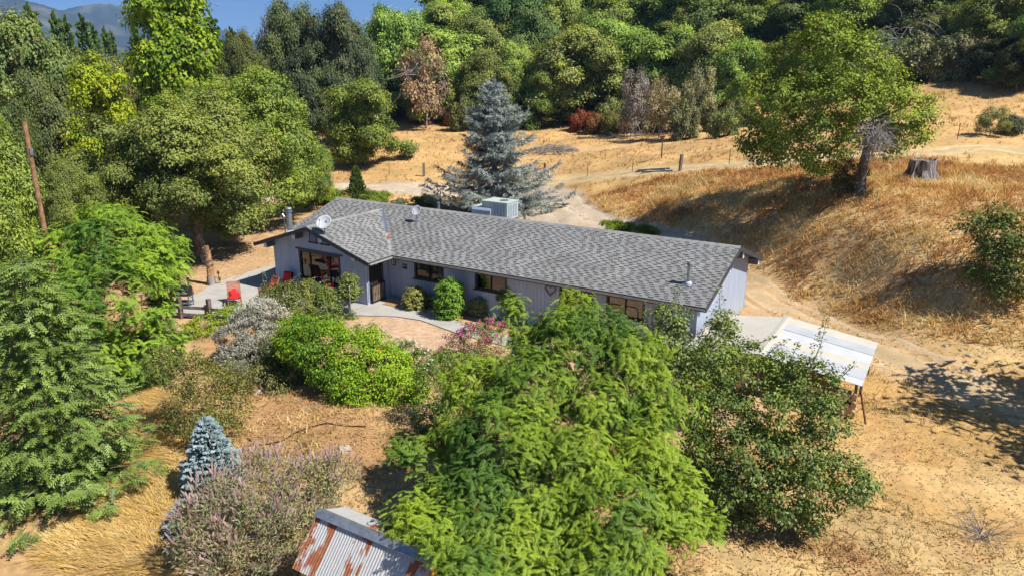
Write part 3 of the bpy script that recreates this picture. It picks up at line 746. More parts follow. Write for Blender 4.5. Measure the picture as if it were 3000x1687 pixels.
for x, y, h in ((-.9, 5.35, .42), (4.9, 5.4, .4)):
    MB().lathe([(.07, -.2), (.07, h), (.1, h+.01), (.1, h+.05), (.02, h+.08)], (x, y, HE+PT*(W-y)), 10).build('vent_pipe', M['steel'], house)

M['dish'] = mat('dish', (.46, .47, .49), (.54, .55, .57), 5, .6)
# ------------------------------------------------------------------ things on the house
def dish(loc, aim, r, label, logo):
    t = thing('satellite_dish', label, 'satellite dish', loc)
    a = V3(aim).normalized(); c = V3((0, 0, .55))
    prof = [(r*i/6, .16*r*(i/6)**2*2) for i in range(7)]
    mb_ = MB(); V = []; F = []; q = V3((0, 0, 1)).rotation_difference(a); n = 24
    for off in (0, -.012):
        for rr, zz in prof:
            for k in range(n):
                p = V3((rr*math.cos(2*PI*k/n)*.93, rr*math.sin(2*PI*k/n), zz+off)); V.append(c+q @ p)
    m_ = len(prof)
    for i in range(m_-1):
        for k in range(n):
            F.append((i*n+k, i*n+(k+1) % n, (i+1)*n+(k+1) % n, (i+1)*n+k)); F.append((m_*n+i*n+k, m_*n+(i+1)*n+k, m_*n+(i+1)*n+(k+1) % n, m_*n+i*n+(k+1) % n))
    for k in range(n): F.append(((m_-1)*n+k, (m_-1)*n+(k+1) % n, m_*n+(m_-1)*n+(k+1) % n, m_*n+(m_-1)*n+k))
    mb_.add(V, F); rf = mb_.build('reflector', M['dish'], t, smooth=True)
    MB().tube([(0, 0, -.02), (0, 0, .3), c-a*.02], .025, 8).build('mast', M['steel'], t)
    MB().box(-.13, .13, -.11, .11, -.02, .02).build('foot_plate', M['galv'], t)
    lo = q @ V3((0, -1, 0)); 
    if lo.z > 0: lo = -lo
    e0 = c+lo*r*.98+a*.3*r; tip = c+a*r*1.25+lo*r*.35
    arm = MB().tube([c+lo*r*.2-a*.03, c+lo*r*1.03+a*.2*r, tip], .014, 6).build('feed_arm', M['steel'], t)
    MB().lathe([(.03, -.06), (.045, 0), (.03, .08)], tip, 10, -a).build('receiver', M['whitepanel'], t)
    if logo:
        s = q @ V3((1, 0, 0)); 
        if s.x < 0: s = -s
        u_ = -lo; b = c+a*.13*r
        def P(x, y): 
            rr = math.hypot(x, y); return c+s*x*r+u_*y*r+a*(.32*r*rr*rr+.006)
        MB().prism([P(-.02, .48), P(-.02, .16), P(.2, .27)], a*.003).build('emblem', M['black'], rf)
        MB().prism([P(.05, .12), P(.30, .10), P(.36, .36), P(.30, .2)], a*.003).build('emblem', M['black'], rf)
    return t
dish((-3.25, -1.45, HE+PT*3.25+.02), (.25, -.55, .62), .43, 'large white satellite dish with a dark emblem on the gable roof slope', True)
dish((-1.0, 3.45, HE+PT*3.45+.02), (.1, -.75, .5), .31, 'smaller plain white satellite dish beside the roof valley', False)

ac = thing('air_conditioner', 'pale green rooftop air conditioner unit behind the ridge', 'air conditioner', (2.9, 5.95, HE+PT*(W-5.95)))
mb = MB(); mb.box(-.75, .9, -.6, .6, .1, 1.02); mb.build('cabinet', M['ac'], ac)
MB().box(-.78, .93, -.63, .63, 1.02, 1.07).build('lid', M['ac'], ac)
MB().lathe([(.26, 1.071), (.26, 1.1), (.22, 1.11)], (.35, 0, 0), 16).build('fan_guard', M['steel'], ac)
for i in range(4): MB().box(.03+.2*i, .15+.2*i, -.615, -.601, .22, .92).build('louvre_panel', M['ac_grille'], ac)
for i in range(4): MB().box(.901, .915, -.5+.26*i, -.34+.26*i, .22, .92).build('louvre_panel', M['ac_grille'], ac)
MB().add([(-1.35, -.72, .1), (-.1, -.72, .1), (-.1, -.62, .1), (-1.35, -.62, .1), (-1.35, -.78, .55), (-.1, -.78, .55), (-.1, -.62, .72), (-1.35, -.62, .72)],
         [(0, 3, 2, 1), (4, 5, 6, 7), (0, 1, 5, 4), (1, 2, 6, 5), (2, 3, 7, 6), (3, 0, 4, 7)]).build('duct_box', M['ac_grille'], ac)
MB().box(-1.38, -.76, -.62, .5, .05, .7).build('duct', M['ac'], ac)
for sx in (-.7, .8):
    MB().box(sx-.05, sx+.05, -.6, .6, -.25, .1).build('rail', M['steel'], ac)

pl = thing('house_number_plaque', 'small black house number plaque on the grey siding beside the porch', 'plaque', (.24, YM-.02, 1.86))
MB().box(-.15, .15, -.014, 0, -.13, .13).build('board', M['black'], pl)
fc = bpy.data.curves.new('digits', 'FONT'); fc.body = '854'; fc.size = .155; fc.align_x = 'CENTER'; fc.align_y = 'CENTER'; fc.extrude = .002; fc.materials.append(M['white'])
fo_ = bpy.data.objects.new('digits', fc); dm = bpy.data.meshes.new_from_object(fo_); bpy.data.objects.remove(fo_); fo = obj('digits', dm, pl); fo.location = (0, -.018, .03); fo.rotation_euler = (PI/2, 0, 0)

hw = []
for i in range(41):
    t_ = 2*PI*i/40; hw.append((.016*16*math.sin(t_)**3, .012*math.sin(i*2.1), .0165*(13*math.cos(t_)-5*math.cos(2*t_)-2*math.cos(3*t_)-math.cos(4*t_))))
hm = MB(); 
for k in range(3):
    hm.tube([(x*(1+.06*(k-1)), y-.03-.01*k, z*(1+.06*(k-1))+.01*math.sin(k*3)) for x, y, z in hw], .013, 5, cap=False)
tag(hm.build('heart_wreath', M['twig_brown'], None, loc=(9.1, YM-.03, 1.97)), 'brown twig wreath shaped like a heart hung on the siding', 'wreath')

# ------------------------------------------------------------------ porch gate, chain-link gate, mat
pg = thing('porch_gate', 'low black spindle gate across the dark entry door', 'gate', (XS+.12, YG+.25, .05))
fr = MB(); fr.bar((0, 0, 0), (0, 0, 1.0), .05).bar((0, 1.0, 0), (0, 1.0, 1.02), .04).bar((0, 0, .08), (0, 1.0, .08), .035).bar((0, 0, .93), (0, .5, .98), .045).bar((0, .5, .98), (0, 1.0, 1.05), .045)
fr.lathe([(.01, 0), (.045, .03), (.045, .06), (.01, .1)], (0, 0, 1.0), 8)
fr.build('frame', M['black'], pg)
for i in range(1, 8):
    y = i*.125; MB().tube([(0, y, .09), (0, y, .35), (0, y, .5), (0, y, .65), (0, y, .95)], [.01, .01, .018, .01, .01], 6).build('spindle', M['black'], pg)
MB().box(-.03, -.015, .03, .98, .1, .92).build('backing', M['slatwood'], pg)

cl = thing('chain_link_gate', 'open galvanised chain-link gate beside the porch corner', 'gate', (-.35, -2.9, .05), math.radians(150))
MB().tube([(0, 0, 0), (0, 0, 1.3), (.02, 0, 1.36), (.08, 0, 1.38), (1.25, 0, 1.38), (1.33, 0, 1.34), (1.35, 0, 1.28), (1.35, 0, .1), (1.3, 0, .05), (0, 0, .05)], .024, 8).build('frame', M['galv'], cl)
MB().tube([(0, 0, .7), (1.35, 0, .7)], .016, 6).build('crossbar', M['galv'], cl)
mesh_ = MB()
for i in range(-14, 19):
    for s in (1, -1):
        a0 = i*.075; pts = []
        x0, z0, x1, z1 = a0, .06, a0+1.3, 1.36
        lo_, hi_ = max(0, -x0/1.3), min(1, (1.34-x0)/1.3)
        if hi_-lo_ < .02: continue
        za, zb = .06+1.3*lo_, .06+1.3*hi_
        if s < 0: za, zb = 1.42-za, 1.42-zb
        mesh_.tube([(x0+1.3*lo_, 0, za), (x0+1.3*hi_, 0, zb)], .0035, 3, cap=False)
tag(mesh_.build('mesh', M['galv'], cl), kind='stuff')
gp = MB(); gp.tube([(0, 0, -.1), (0, 0, 1.5)], .03, 8); gp.lathe([(.034, 1.5), (.034, 1.53), (.005, 1.56)], (0, 0, 0), 8)
tag(gp.build('gate_post', M['galv'], None, loc=(-.3, -2.95, .04)), 'slim galvanised post the chain-link gate hangs on', 'post')
tag(MB().box(-.45, .45, -.3, .3, 0, .018).build('door_mat', M['mat_fibre'], None, loc=(.2, -.35, .052)), 'tan fibre door mat on the porch concrete', 'door mat')

# ------------------------------------------------------------------ patio furniture
def cushion(name, w, d, h, mtx, par, m=M['red']):
    V, F = [], []
    nx, ny = 7, 7
    for s in (1, -1):
        for j in range(ny):
            for i in range(nx):
                u, v = i/(nx-1)*2-1, j/(ny-1)*2-1
                e = max(0, (1-abs(u)**4)*(1-abs(v)**4)); V.append(mtx @ V3((u*w/2, v*d/2, s*h/2*(.25+.75*e**.5))))
    for s in range(2):
        for j in range(ny-1):
            for i in range(nx-1):
                b = s*49+j*nx+i; q = (b, b+1, b+nx+1, b+nx); F.append(q if s == 0 else q[::-1])
    ring = [i for i in range(nx)]+[j*nx+nx-1 for j in range(1, ny)]+[(ny-1)*nx+i for i in range(nx-2, -1, -1)]+[j*nx for j in range(ny-2, 0, -1)]
    for a, b in zip(ring, ring[1:]+ring[:1]): F.append((a, 49+a, 49+b, b))
    mb_ = MB(); mb_.add(V, F); return mb_.build(name, m, par, smooth=True)
RX = lambda a: Matrix.Rotation(a, 4, 'X'); TR = lambda x, y, z: Matrix.Translation((x, y, z))
def dark_chair(loc, rz, label):
    t = thing('patio_chair', label, 'chair', loc, rz, 'red-cushioned dark patio chairs')
    for sx in (-.3, .3):
        MB().tube([(sx, -.3, 0), (sx, -.3, .6), (sx, .2, .63)], .022, 6).build('arm_frame', M['black'], t)
        MB().tube([(sx, .3, 0), (sx, .2, .42), (sx, .38, 1.05)], .022, 6).build('leg', M['black'], t)
    MB().box(-.3, .3, -.3, .27, .36, .4).build('seat', M['black'], t)
    MB().box(-.3, .3, -.02, .02, 0, .66, TR(0, .26, .42) @ RX(-.25)).build('backrest', M['black'], t)
    cushion('seat_cushion', .58, .58, .14, TR(0, -.02, .47), t); cushion('back_cushion', .58, .62, .14, TR(0, .2, .78) @ RX(PI/2-.25), t)
def slat_chair(loc, rz, label):
    t = thing('slatted_chair', label, 'chair', loc, rz, 'wooden slatted chairs with red pillows')
    R = TR(0, .22, .3) @ RX(-.42)
    for i in range(9): MB().box(-.28, .28, -.012, .012, .02+i*.085, .085+i*.085, R).build('back_slat', M['cedar_wood'], t)
    for sx in (-.31, .31):
        MB().box(sx-.025, sx+.025, -.03, .03, -.1, .86, R).build('back_rail', M['cedar_wood'], t)
        MB().box(sx-.04, sx+.04, -.4, .34, .52, .55).build('arm', M['cedar_wood'], t)
        MB().box(sx-.025, sx+.025, -.36, -.3, 0, .52).build('leg', M['cedar_wood'], t)
        MB().bar((sx, .5, 0), (sx, .1, .36), .05).build('leg', M['cedar_wood'], t)
    MB().box(-.31, .31, .84*0-.03, .03, .79, .87, R).build('top_rail', M['cedar_wood'], t)
    for i in range(6): MB().box(-.28, .28, -.4+i*.1, -.32+i*.1, .36-i*.012, .385-i*.012).build('seat_slat', M['cedar_wood'], t)
    cushion('pillow', .42, .42, .16, TR(0, .2, .56) @ RX(PI/2-.42) @ Matrix.Rotation(.5, 4, 'Z'), t)
    cushion('seat_cushion', .5, .5, .1, TR(0, -.1, .43), t)
dark_chair((-6.35, -1.75, .05), .0, 'dark patio chair with red cushions against the wall left of the picture window')
dark_chair((-2.9, -2.0, .05), .1, 'dark patio chair with red cushions under the right end of the picture window')
slat_chair((-6.9, -4.7, .05), .9, 'reddish slatted wooden chair with a red pillow out on open concrete')
slat_chair((-6.3, -3.0, .05), -.2, 'reddish slatted wooden chair with a red pillow half behind the patio shrubs')
tb = thing('patio_table', 'round dark patio table under the picture window', 'table', (-4.5, -2.6, .05))
MB().lathe([(.5, .7), (.52, .72), (.5, .74)], (0, 0, 0), 20).build('tabletop', M['black'], tb)
for k in range(4): MB().tube([(.12*math.cos(k*PI/2), .12*math.sin(k*PI/2), .7), (.36*math.cos(k*PI/2), .36*math.sin(k*PI/2), 0)], .018, 6).build('leg', M['black'], tb)

gr = thing('barrel_grill', 'black barrel grill on a steel cart at the patio edge', 'grill', ground_pt(-9.0, -6.3, .06), .5)
MB().lathe([(.02, -.5), (.28, -.48), (.3, -.45), (.3, .45), (.28, .48), (.02, .5)], (0, 0, .82), 16, (1, 0, 0)).build('barrel', M['black'], gr)
for sx in (-.45, .45):
    for sy in (-.25, .25): MB().bar((sx, sy, 0), (sx, sy*.8, .75), .045).build('leg', M['steel'], gr)
MB().box(-.5, .5, -.3, .3, .2, .23).build('shelf', M['steel'], gr)
MB().box(-.48, .48, -.52, -.3, .78, .8).build('front_tray', M['galv'], gr)
MB().tube([(-.3, -.28, 1.0), (-.3, -.36, 1.02), (.3, -.36, 1.02), (.3, -.28, 1.0)], .015, 6).build('handle', M['steel'], gr)
MB().lathe([(.05, 0), (.05, .4), (.08, .41), (.08, .44)], (.38, .1, 1.05), 10).build('stack', M['black'], gr)

# rustic log sculpture beside the patio
lp = thing('carved_log_post', 'rough carved log post with stubby wooden arms beside the patio', 'sculpture', ground_pt(-11.2, -2.9))
MB().tube([(0, 0, -.1), (.02, 0, .45), (.0, .02, .95), (-.03, .0, 1.5), (-.05, .02, 2.0)], [.22, .21, .2, .18, .16], 9).build('trunk', M['log'], lp)
MB().tube([(0, 0, .0), (0, 0, .5)], [.26, .23], 9).build('base', M['stump'], lp)
MB().tube([(-.3, .02, 1.75), (-.3, .02, 2.15)], [.1, .11], 8).build('branch', M['stump'], lp)
for z_, x_, w_ in ((1.15, -.05, .3), (1.4, -.08, .27), (1.7, -.1, .24)):
    MB().box(x_-w_, x_+w_*.9, -.2, .14, z_, z_+.06).build('ledge', M['stump'], lp)
MB().bar((-.32, -.02, 1.25), (-.42, -.05, 1.75), .14, .2).build('arm', M['stump'], lp)
MB().tube([(.02, -.05, 1.8), (0, -.05, 2.3)], [.12, .13], 8).build('head', M['log'], lp)

def rail_fence(p0, p1, label, n):
    p0, p1 = V3(p0), V3(p1); t = thing('rail_fence', label, 'fence', p0, 0, 'weathered rail fence by the patio'); d = p1-p0
    for i in range(n+1):
        q = d*(i/n); hh = 1.15 if i % 2 == 1 or n == 1 else .8
        MB().box(q.x-.09, q.x+.09, q.y-.09, q.y+.09, q.z-.25, q.z+hh).build('post', M['old_wood'], t)
    for i in range(n):
        a, b = d*(i/n), d*((i+1)/n)
        for z in (.25, .62): MB().bar(a+V3((0, 0, z)), b+V3((0, 0, z)), .07, .15).build('rail', M['old_wood'], t)
f0 = G(455, 930); f1_ = G(610, 938); f2_ = G(735, 955)
rail_fence(f0, f1_, 'weathered brown rail fence below the barrel grill', 2)
rail_fence(f1_+np.array([.2, 0, 0]), f2_, 'weathered brown rail fence running behind the silver shrub', 1)
for i, (px, py) in enumerate(((566, 876), (641, 815), (645, 833))):
    p = G(px, py); mb = MB().tube([(0, 0, -.1), (0, 0, .35)], .02, 6); mb.lathe([(.08, .33), (.09, .36), (.02, .45)], (0, 0, 0), 8); mb.lathe([(.05, .25), (.05, .33)], (0, 0, 0), 8)
    tag(mb.build('path_light', M['black'], None, loc=p), 'small black path light on a stake at the patio edge', 'lamp', 'path lights at the patio edge')
def rock(loc, r, label, group, seed, sq=.6):
    rg = np.random.default_rng(seed); V = []; F = []; n, m_ = 9, 6
    for j in range(m_+1):
        for i in range(n):
            th, ph = PI*j/m_, 2*PI*i/n; rr = r*(.8+.4*rg.random()); V.append((rr*math.sin(th)*math.cos(ph), rr*math.sin(th)*math.sin(ph)*.8, rr*math.cos(th)*sq+r*.15))
    for j in range(m_):
        for i in range(n): F.append((j*n+i, (j+1)*n+i, (j+1)*n+(i+1) % n, j*n+(i+1) % n))
    mb_ = MB(); mb_.add(V, F); tag(mb_.build('rock', M['rock'], None, loc=loc), label, 'rock', group)
for i in range(11):
    t = i/10; px, py = 652+(722-652)*t, 840+(806-840)*t; p = G(px, py+random.uniform(-3, 2)); rock(p, random.uniform(.09, .2), 'grey stone edging the patio next to the bare dirt', 'stones edging the patio', i)
for i, (px, py, r) in enumerate(((757, 1153, .22), (1008, 1322, .3), (905, 1200, .12), (700, 1180, .1), (2310, 1500, .16))):
    rock(G(px, py), r, ['pale flat stone near the dark shade of the vine hedge', 'pale stone in straw above the purple shrub', 'small stone on bare dirt below the vine hedge', 'small stone beside the thin olive shrub', 'grey stone at the foot of the glossy fruit tree'][i], None, 50+i)
for i in range(16):
    t = random.random(); px = 2400+480*t; py = 905+150*t+random.uniform(-16, 14); rock(G(px, py-12), random.uniform(.06, .15), 'pale rubble stone at the toe of the grassy bank', 'rubble along the toe of the bank', 80+i)

# ------------------------------------------------------------------ woodshed roof at the east end, and the small rusted shed
def corr_sheet(name, p0, acr, dwn, width, length, pitch, amp, m, par, th=.006, trap=False):
    """p0 top corner; acr unit dir across the ribs, dwn unit dir down the slope"""
    p0, acr, dwn = V3(p0), V3(acr), V3(dwn); n = acr.cross(dwn).normalized()
    if n.z < 0: n = -n
    k = max(4, int(width/pitch*(6 if not trap else 8))); V = []; 
    for s in (0, 1):
        for off in (0, -th):
            for i in range(k+1):
                x = width*i/k; ph = x/pitch*2*PI
                h = amp*(math.cos(ph) if not trap else max(-1, min(1, 3*math.cos(ph)-1.6)))
                V.append(p0+acr*x+dwn*(length*s)+n*(h+off))
    K = k+1; F = []
    for i in range(k):
        F.append((i, i+1, 2*K+i+1, 2*K+i)); F.append((K+i, 3*K+i, 3*K+i+1, K+i+1)); F.append((i, K+i, K+i+1, i+1)); F.append((2*K+i, 2*K+i+1, 3*K+i+1, 3*K+i))
    mb_ = MB(); mb_.add(V, F); return mb_.build(name, m, par)
ws = thing('woodshed', 'open-sided woodshed with cream and white metal roof beside the house end', 'shed', (19.35, .85, 0))
rz_, ex, ez, wx, wz = 1.68, 3.6, 1.22, -2.95, 1.3
dr_ = V3((ex, 0, ez-rz_)); lr = dr_.length; dr_.normalize(); dl_ = V3((wx, 0, wz-rz_)); ll = dl_.length; dl_.normalize()
yy = 2.55
for w_, m_, tr_, pt_, am in ((.86, 'beige', True, .3, .008), (.8, 'zincpanel', False, .2, .022), (1.05, 'whitepanel', True, .35, .007), (.75, 'beige', True, .3, .008), (.95, 'zincpanel', False, .2, .02), (.6, 'whitepanel', True, .3, .01)):
    corr_sheet('roof_sheet', (.0, yy, rz_+.004*(m_ == 'zincpanel')), (0, -1, 0), dr_, w_+.02, lr, pt_, am, M[m_], ws, trap=tr_); yy -= w_
yy = 2.5
for w_ in (1.0, 1.0, 1.0, 1.0, .9):
    corr_sheet('roof_sheet', (.0, yy, rz_), (0, -1, 0), dl_, w_+.015, ll, .5, .004, M['beige'], ws, trap=True); yy -= w_
MB().add([(-.16, 2.58, rz_), (0, 2.58, rz_+.035), (.16, 2.58, rz_), (-.16, -2.48, rz_), (0, -2.48, rz_+.035), (.16, -2.48, rz_), (-.16, 2.58, rz_-.02), (.16, 2.58, rz_-.02), (-.16, -2.48, rz_-.02), (.16, -2.48, rz_-.02)],
         [(0, 1, 4, 3), (1, 2, 5, 4), (6, 0, 3, 8), (2, 7, 9, 5), (7, 6, 8, 9), (0, 6, 7, 2, 1), (3, 4, 5, 9, 8)]).build('ridge_cap', M['beige'], ws)
for x in (wx+.2, 0, ex-.2):
    for y in (2.3, 0, -2.25):
        zt = (rz_+(ez-rz_)*x/ex if x > 0 else rz_+(wz-rz_)*x/wx)-.14; MB().box(x-.05, x+.05, y-.05, y+.05, -.15, zt).build('post', M['old_wood'], ws)
for x in (wx+.2, ex-.2, 0):
    zt = (rz_+(ez-rz_)*x/ex if x > 0 else rz_+(wz-rz_)*x/wx)-.09; MB().box(x-.045, x+.045, -2.4, 2.45, zt-.05, zt+.05).build('purlin', M['old_wood'], ws)
MB().bar((ex-.05, -2.45, 1.1), (ex+.3, -2.65, -.1), .05).build('brace', M['rusty_iron'], ws)
lgm = []
for k in range(4):
    mb = MB(); r = .075+.012*k; mb.tube([(0, -.22, 0), (0, .22, 0)], r, 7, cap=False); nv_ = len(mb.v); mb.f.append(list(range(6, -1, -1))); mb.f.append(list(range(7, 14))); mb.m += [1, 1]; lgm.append(mb.mesh('firewood_log', [M['log'], M['logend']]))
cnt = 0
for x0, x1, y0, rows in ((19.9, 22.8, -1.45, 5), (16.9, 19.0, -1.4, 6)):
    for j in range(rows):
        x = x0+(j % 2)*.09
        while x < x1:
            o = obj('firewood_log', lgm[cnt % 4], None, (x, y0+random.uniform(-.05, .05), .1+j*.165+random.uniform(-.01, .01))); o.rotation_euler = (0, random.uniform(0, 6), random.uniform(-.05, .05))
            tag(o, 'split firewood log in the row under the woodshed roof', 'log', 'firewood stacked under the woodshed'); x += .19; cnt += 1

sh = thing('tin_shed', 'small shed with rust-streaked corrugated iron roof and ochre boards', 'shed', (13.05, -18.0, -.65))
zR, yF, zF, yB, zB, sl_ = 2.7, -.95, 1.72, .85, 2.32, 4.3
df_ = V3((0, yF, zF-zR)); lf = df_.length; df_.normalize(); db_ = V3((0, yB, zB-zR)); lb = db_.length; db_.normalize()
x = 0
for w_, m_ in ((.52, 'rust_half'), (.17, 'rust'), (.58, 'zinc_clean'), (.5, 'rust_half'), (.56, 'zinc_clean'), (.56, 'zinc_clean'), (.5, 'rust_half')):
    corr_sheet('roof_sheet', (x, 0, zR+.003*(m_ == 'rust')), (1, 0, 0), df_, w_+.02, lf, .076, .011, M[m_], sh); x += w_
x = 0
for w_, m_ in ((.6, 'zinc_clean'), (.6, 'zinc_clean'), (.5, 'rust_half'), (.6, 'zinc_clean'), (.6, 'rust_spots'), (.5, 'zinc_clean')):
    corr_sheet('roof_sheet', (x, 0, zR), (1, 0, 0), db_, w_+.02, lb, .076, .011, M[m_], sh); x += w_
for a, b in ((-.03, 1.9), (1.85, 3.45)):
    z_ = zR+.03+.004*(a > 1); MB().add([(a, -.17, z_-.075), (a, 0, z_), (a, .17, z_-.08), (b, -.17, z_-.075), (b, 0, z_), (b, .17, z_-.08)]+[(q, y, z-.008) for q in (a, b) for y, z in ((-.17, z_-.075), (0, z_), (.17, z_-.08))],
        [(0, 1, 4, 3), (1, 2, 5, 4), (6, 9, 10, 7), (7, 10, 11, 8), (0, 6, 7, 1), (1, 7, 8, 2), (3, 4, 10, 9), (4, 5, 11, 10), (0, 3, 9, 6), (2, 8, 11, 5)]).build('ridge_cap', M['galv'], sh)
for nm, x0, x1, y0, y1 in (('front', .12, 3.3, yF+.12, yF+.15), ('back', .12, 3.3, yB-.14, yB-.11)):
    k = int((x1-x0)/.19)
    for i in range(k): MB().box(x0+i*.19+.004, x0+(i+1)*.19-.004, y0, y1, -.2, (zF if nm == 'front' else zB)-.02).build('plank', M['ochre'], sh)
k = int((yB-yF-.3)/.19)
for i in range(k+1):
    y0 = yF+.152+i*.19; y1 = min(y0+.182, yB-.145); ym = (y0+y1)/2
    if y1-y0 < .03: continue
    zt = (zR+(zF-zR)*ym/yF if ym < 0 else zR+(zB-zR)*ym/yB)-.05
    for xx in (.12, 3.27): MB().box(xx, xx+.03, y0, y1, -.2, zt).build('plank', M['ochre'], sh)

# ------------------------------------------------------------------ field and yard things
def post(px, py, h, r, m, label, group=None, kind='fence_post', square=True):
    p = G(px, py); mb_ = MB()
    if square: mb_.box(-r, r, -r, r, -.3, h)
    else: mb_.tube([(0, 0, -.3), (.01, 0, h)], r, 6)
    mb_.lathe([(r*.9, h), (r*.5, h+.02)], (0, 0, 0), 6) if not square else mb_.box(-r*.8, r*.8, -r*.8, r*.8, h, h+.03)
    o = mb_.build(kind, m, None, loc=p); o.rotation_euler = (random.uniform(-.04, .04), random.uniform(-.04, .04), random.random()); return tag(o, label, 'fence post', group)
post(1242, 517, 1.35, .11, M['old_wood'], 'thick dark wooden fence post left of the blue cedar', None)
post(1992, 502, 1.35, .1, M['old_wood'], 'thick dark wooden fence post beside pipes lying in the dry grass', None)
post(1594, 524, 1.5, .1, M['rusty_iron'], 'rusty iron post with an old wheel leaning on it', None)
for px, py in ((1140, 514), (1720, 518), (1852, 507), (2136, 482), (2805, 408)): post(px, py, 1.25, .03, M['rusty_iron'], 'thin steel fence stake standing in dry grass', 'thin stakes across the dry field', 'fence_stake', False)
p = G(1592, 528); mb = MB(); mb.tube([(.62*math.cos(a), 0, .62*math.sin(a)) for a in np.linspace(0, 2*PI, 33)], .035, 6, cap=False)
wl = thing('iron_wheel', 'rusty iron wheel rim leaning on a post by the driveway', 'wheel', (p[0]+.1, p[1]-.4, p[2]+.6), YAW*-1*0+.5)
mb.build('rim', M['rusty_iron'], wl); MB().lathe([(.08, -.08), (.08, .08)], (0, 0, 0), 10, (0, 1, 0)).build('hub', M['rusty_iron'], wl)
for k in range(6): MB().tube([(.05*math.cos(k*PI/3), 0, .05*math.sin(k*PI/3)), (.6*math.cos(k*PI/3), 0, .6*math.sin(k*PI/3))], .014, 5).build('spoke', M['rusty_iron'], wl)
p = G(1938, 464); bh = thing('nest_box', 'small wooden nest box on a post in the dry field', 'nest box', p)
MB().box(-.05, .05, -.05, .05, -.3, 1.75).build('post', M['old_wood'], bh); MB().box(-.2, .2, -.16, .16, 1.75, 2.05).build('box', M['cedar_wood'], bh); MB().box(-.25, .25, -.22, .2, 2.05, 2.09).build('lid', M['old_wood'], bh)
for i, (a, b) in enumerate((((1862, 507), (1950, 500)), ((1868, 503), (1962, 498)), ((1880, 509), (1970, 505)))):
    A, B = V3(G(*a)), V3(G(*b)); c = (A+B)/2; o = MB().tube([A-c+V3((0, 0, .12)), B-c+V3((0, 0, .14))], .06, 8).build('metal_pipe', M['steel'], None, loc=c); tag(o, 'grey metal pipe lying in dry grass near a fence post', 'pipe', 'pipes lying in the field')
# brush pile
p = G(1632, 445); mb = MB(); rg = np.random.default_rng(5)
for i in range(260):
    a = rg.random()*2*PI; rr = 2.4*math.sqrt(rg.random()); c = np.array([rr*math.cos(a)*1.15, rr*math.sin(a)*.8, .15+(1-rr/2.6)*.9*rg.random()])
    d = np.array([math.cos(a*1+rg.normal()*.8), math.sin(a+rg.normal()*.8), rg.normal()*.18]); l_ = .6+rg.random()*1.1
    mb.tube([c-d*l_/2, c+np.array([0, 0, .06]), c+d*l_/2], [.03, .025, .008], 4)
tag(mb.build('brush_pile', M['twig'], None, loc=p), 'low pile of grey cut branches in the dry field', 'brush pile')
# stump
p = G(2695, 528); mb = MB(); n = 22; V = []; F = []; rg = np.random.default_rng(9); ridg = 1+.13*np.sin(np.arange(n)*2.2)+.08*rg.normal(size=n)
for z_, r_ in ((-.3, 1.5), (.0, 1.15), (.25, .86), (.65, .72), (1.18, .68), (1.22, .66)):
    for i in range(n): V.append((r_*ridg[i]**(1.6 if z_ < .5 else 1)*math.cos(2*PI*i/n), r_*ridg[i]**(1.6 if z_ < .5 else 1)*math.sin(2*PI*i/n), z_+(.07*rg.normal() if z_ > 1.1 else 0)))
for j in range(5):
    for i in range(n): F.append((j*n+i, j*n+(i+1) % n, (j+1)*n+(i+1) % n, (j+1)*n+i))
F.append([5*n+i for i in range(n)]); mb.add(V, F)
tag(mb.build('tree_stump', M['stump'], None, loc=p), 'big weathered grey tree stump on the grassy bank', 'stump')
# utility pole
p0 = at_dist(92, 470, 37.5); b = ground_pt(p0[0], p0[1], -.2); top = at_dist(78, 356, 37.5)[2]-b[2]
up_ = thing('utility_pole', 'bare orange-brown wooden utility pole among the trees', 'pole', b)
MB().tube([(0, 0, 0), (0, 0, top*.5), (0, 0, top)], [.115, .1, .09], 10).build('pole', M['log'], up_)
MB().bar((-.1, -.12, top-.5), (-.1, .12, top-.5), .05).build('bracket', M['steel'], up_); MB().box(.1, .16, -.06, .06, top-1.4, top-1.1).build('clamp', M['steel'], up_)
# garden hose
hp = [G(*q) for q in ((725, 1288), (745, 1305), (780, 1311), (820, 1300), (860, 1278), (900, 1262), (915, 1252), (960, 1246), (1020, 1251), (1090, 1258))]
mb = MB(); pts = []
for i in range(len(hp)-1):
    for k in range(4): q = hp[i]+(hp[i+1]-hp[i])*k/4; pts.append((q[0], q[1], float(hgt(q[0], q[1]))+.03+.02*math.sin(i*3+k)))
tag(mb.tube(pts, .022, 6).build('irrigation_hose', M['hose']), 'black irrigation hose snaking over bare dirt below the vine hedge', 'hose')
# pipe arch near the window
ar = thing('pipe_trellis', 'bent galvanised pipe trellis in front of the end window', 'trellis', (12.6, YM-.55, 0))
MB().tube([(-.75, 0, -.1), (-.75, 0, 1.5), (-.68, 0, 1.6), (.5, 0, 1.62), (.62, 0, 1.56), (.66, 0, 1.4), (.66, 0, -.1)], .028, 8).build('hoop', M['galv'], ar)
for z_ in (.5, 1.0): MB().tube([(-.75, 0, z_), (.66, 0, z_)], .012, 6).build('rung', M['galv'], ar)

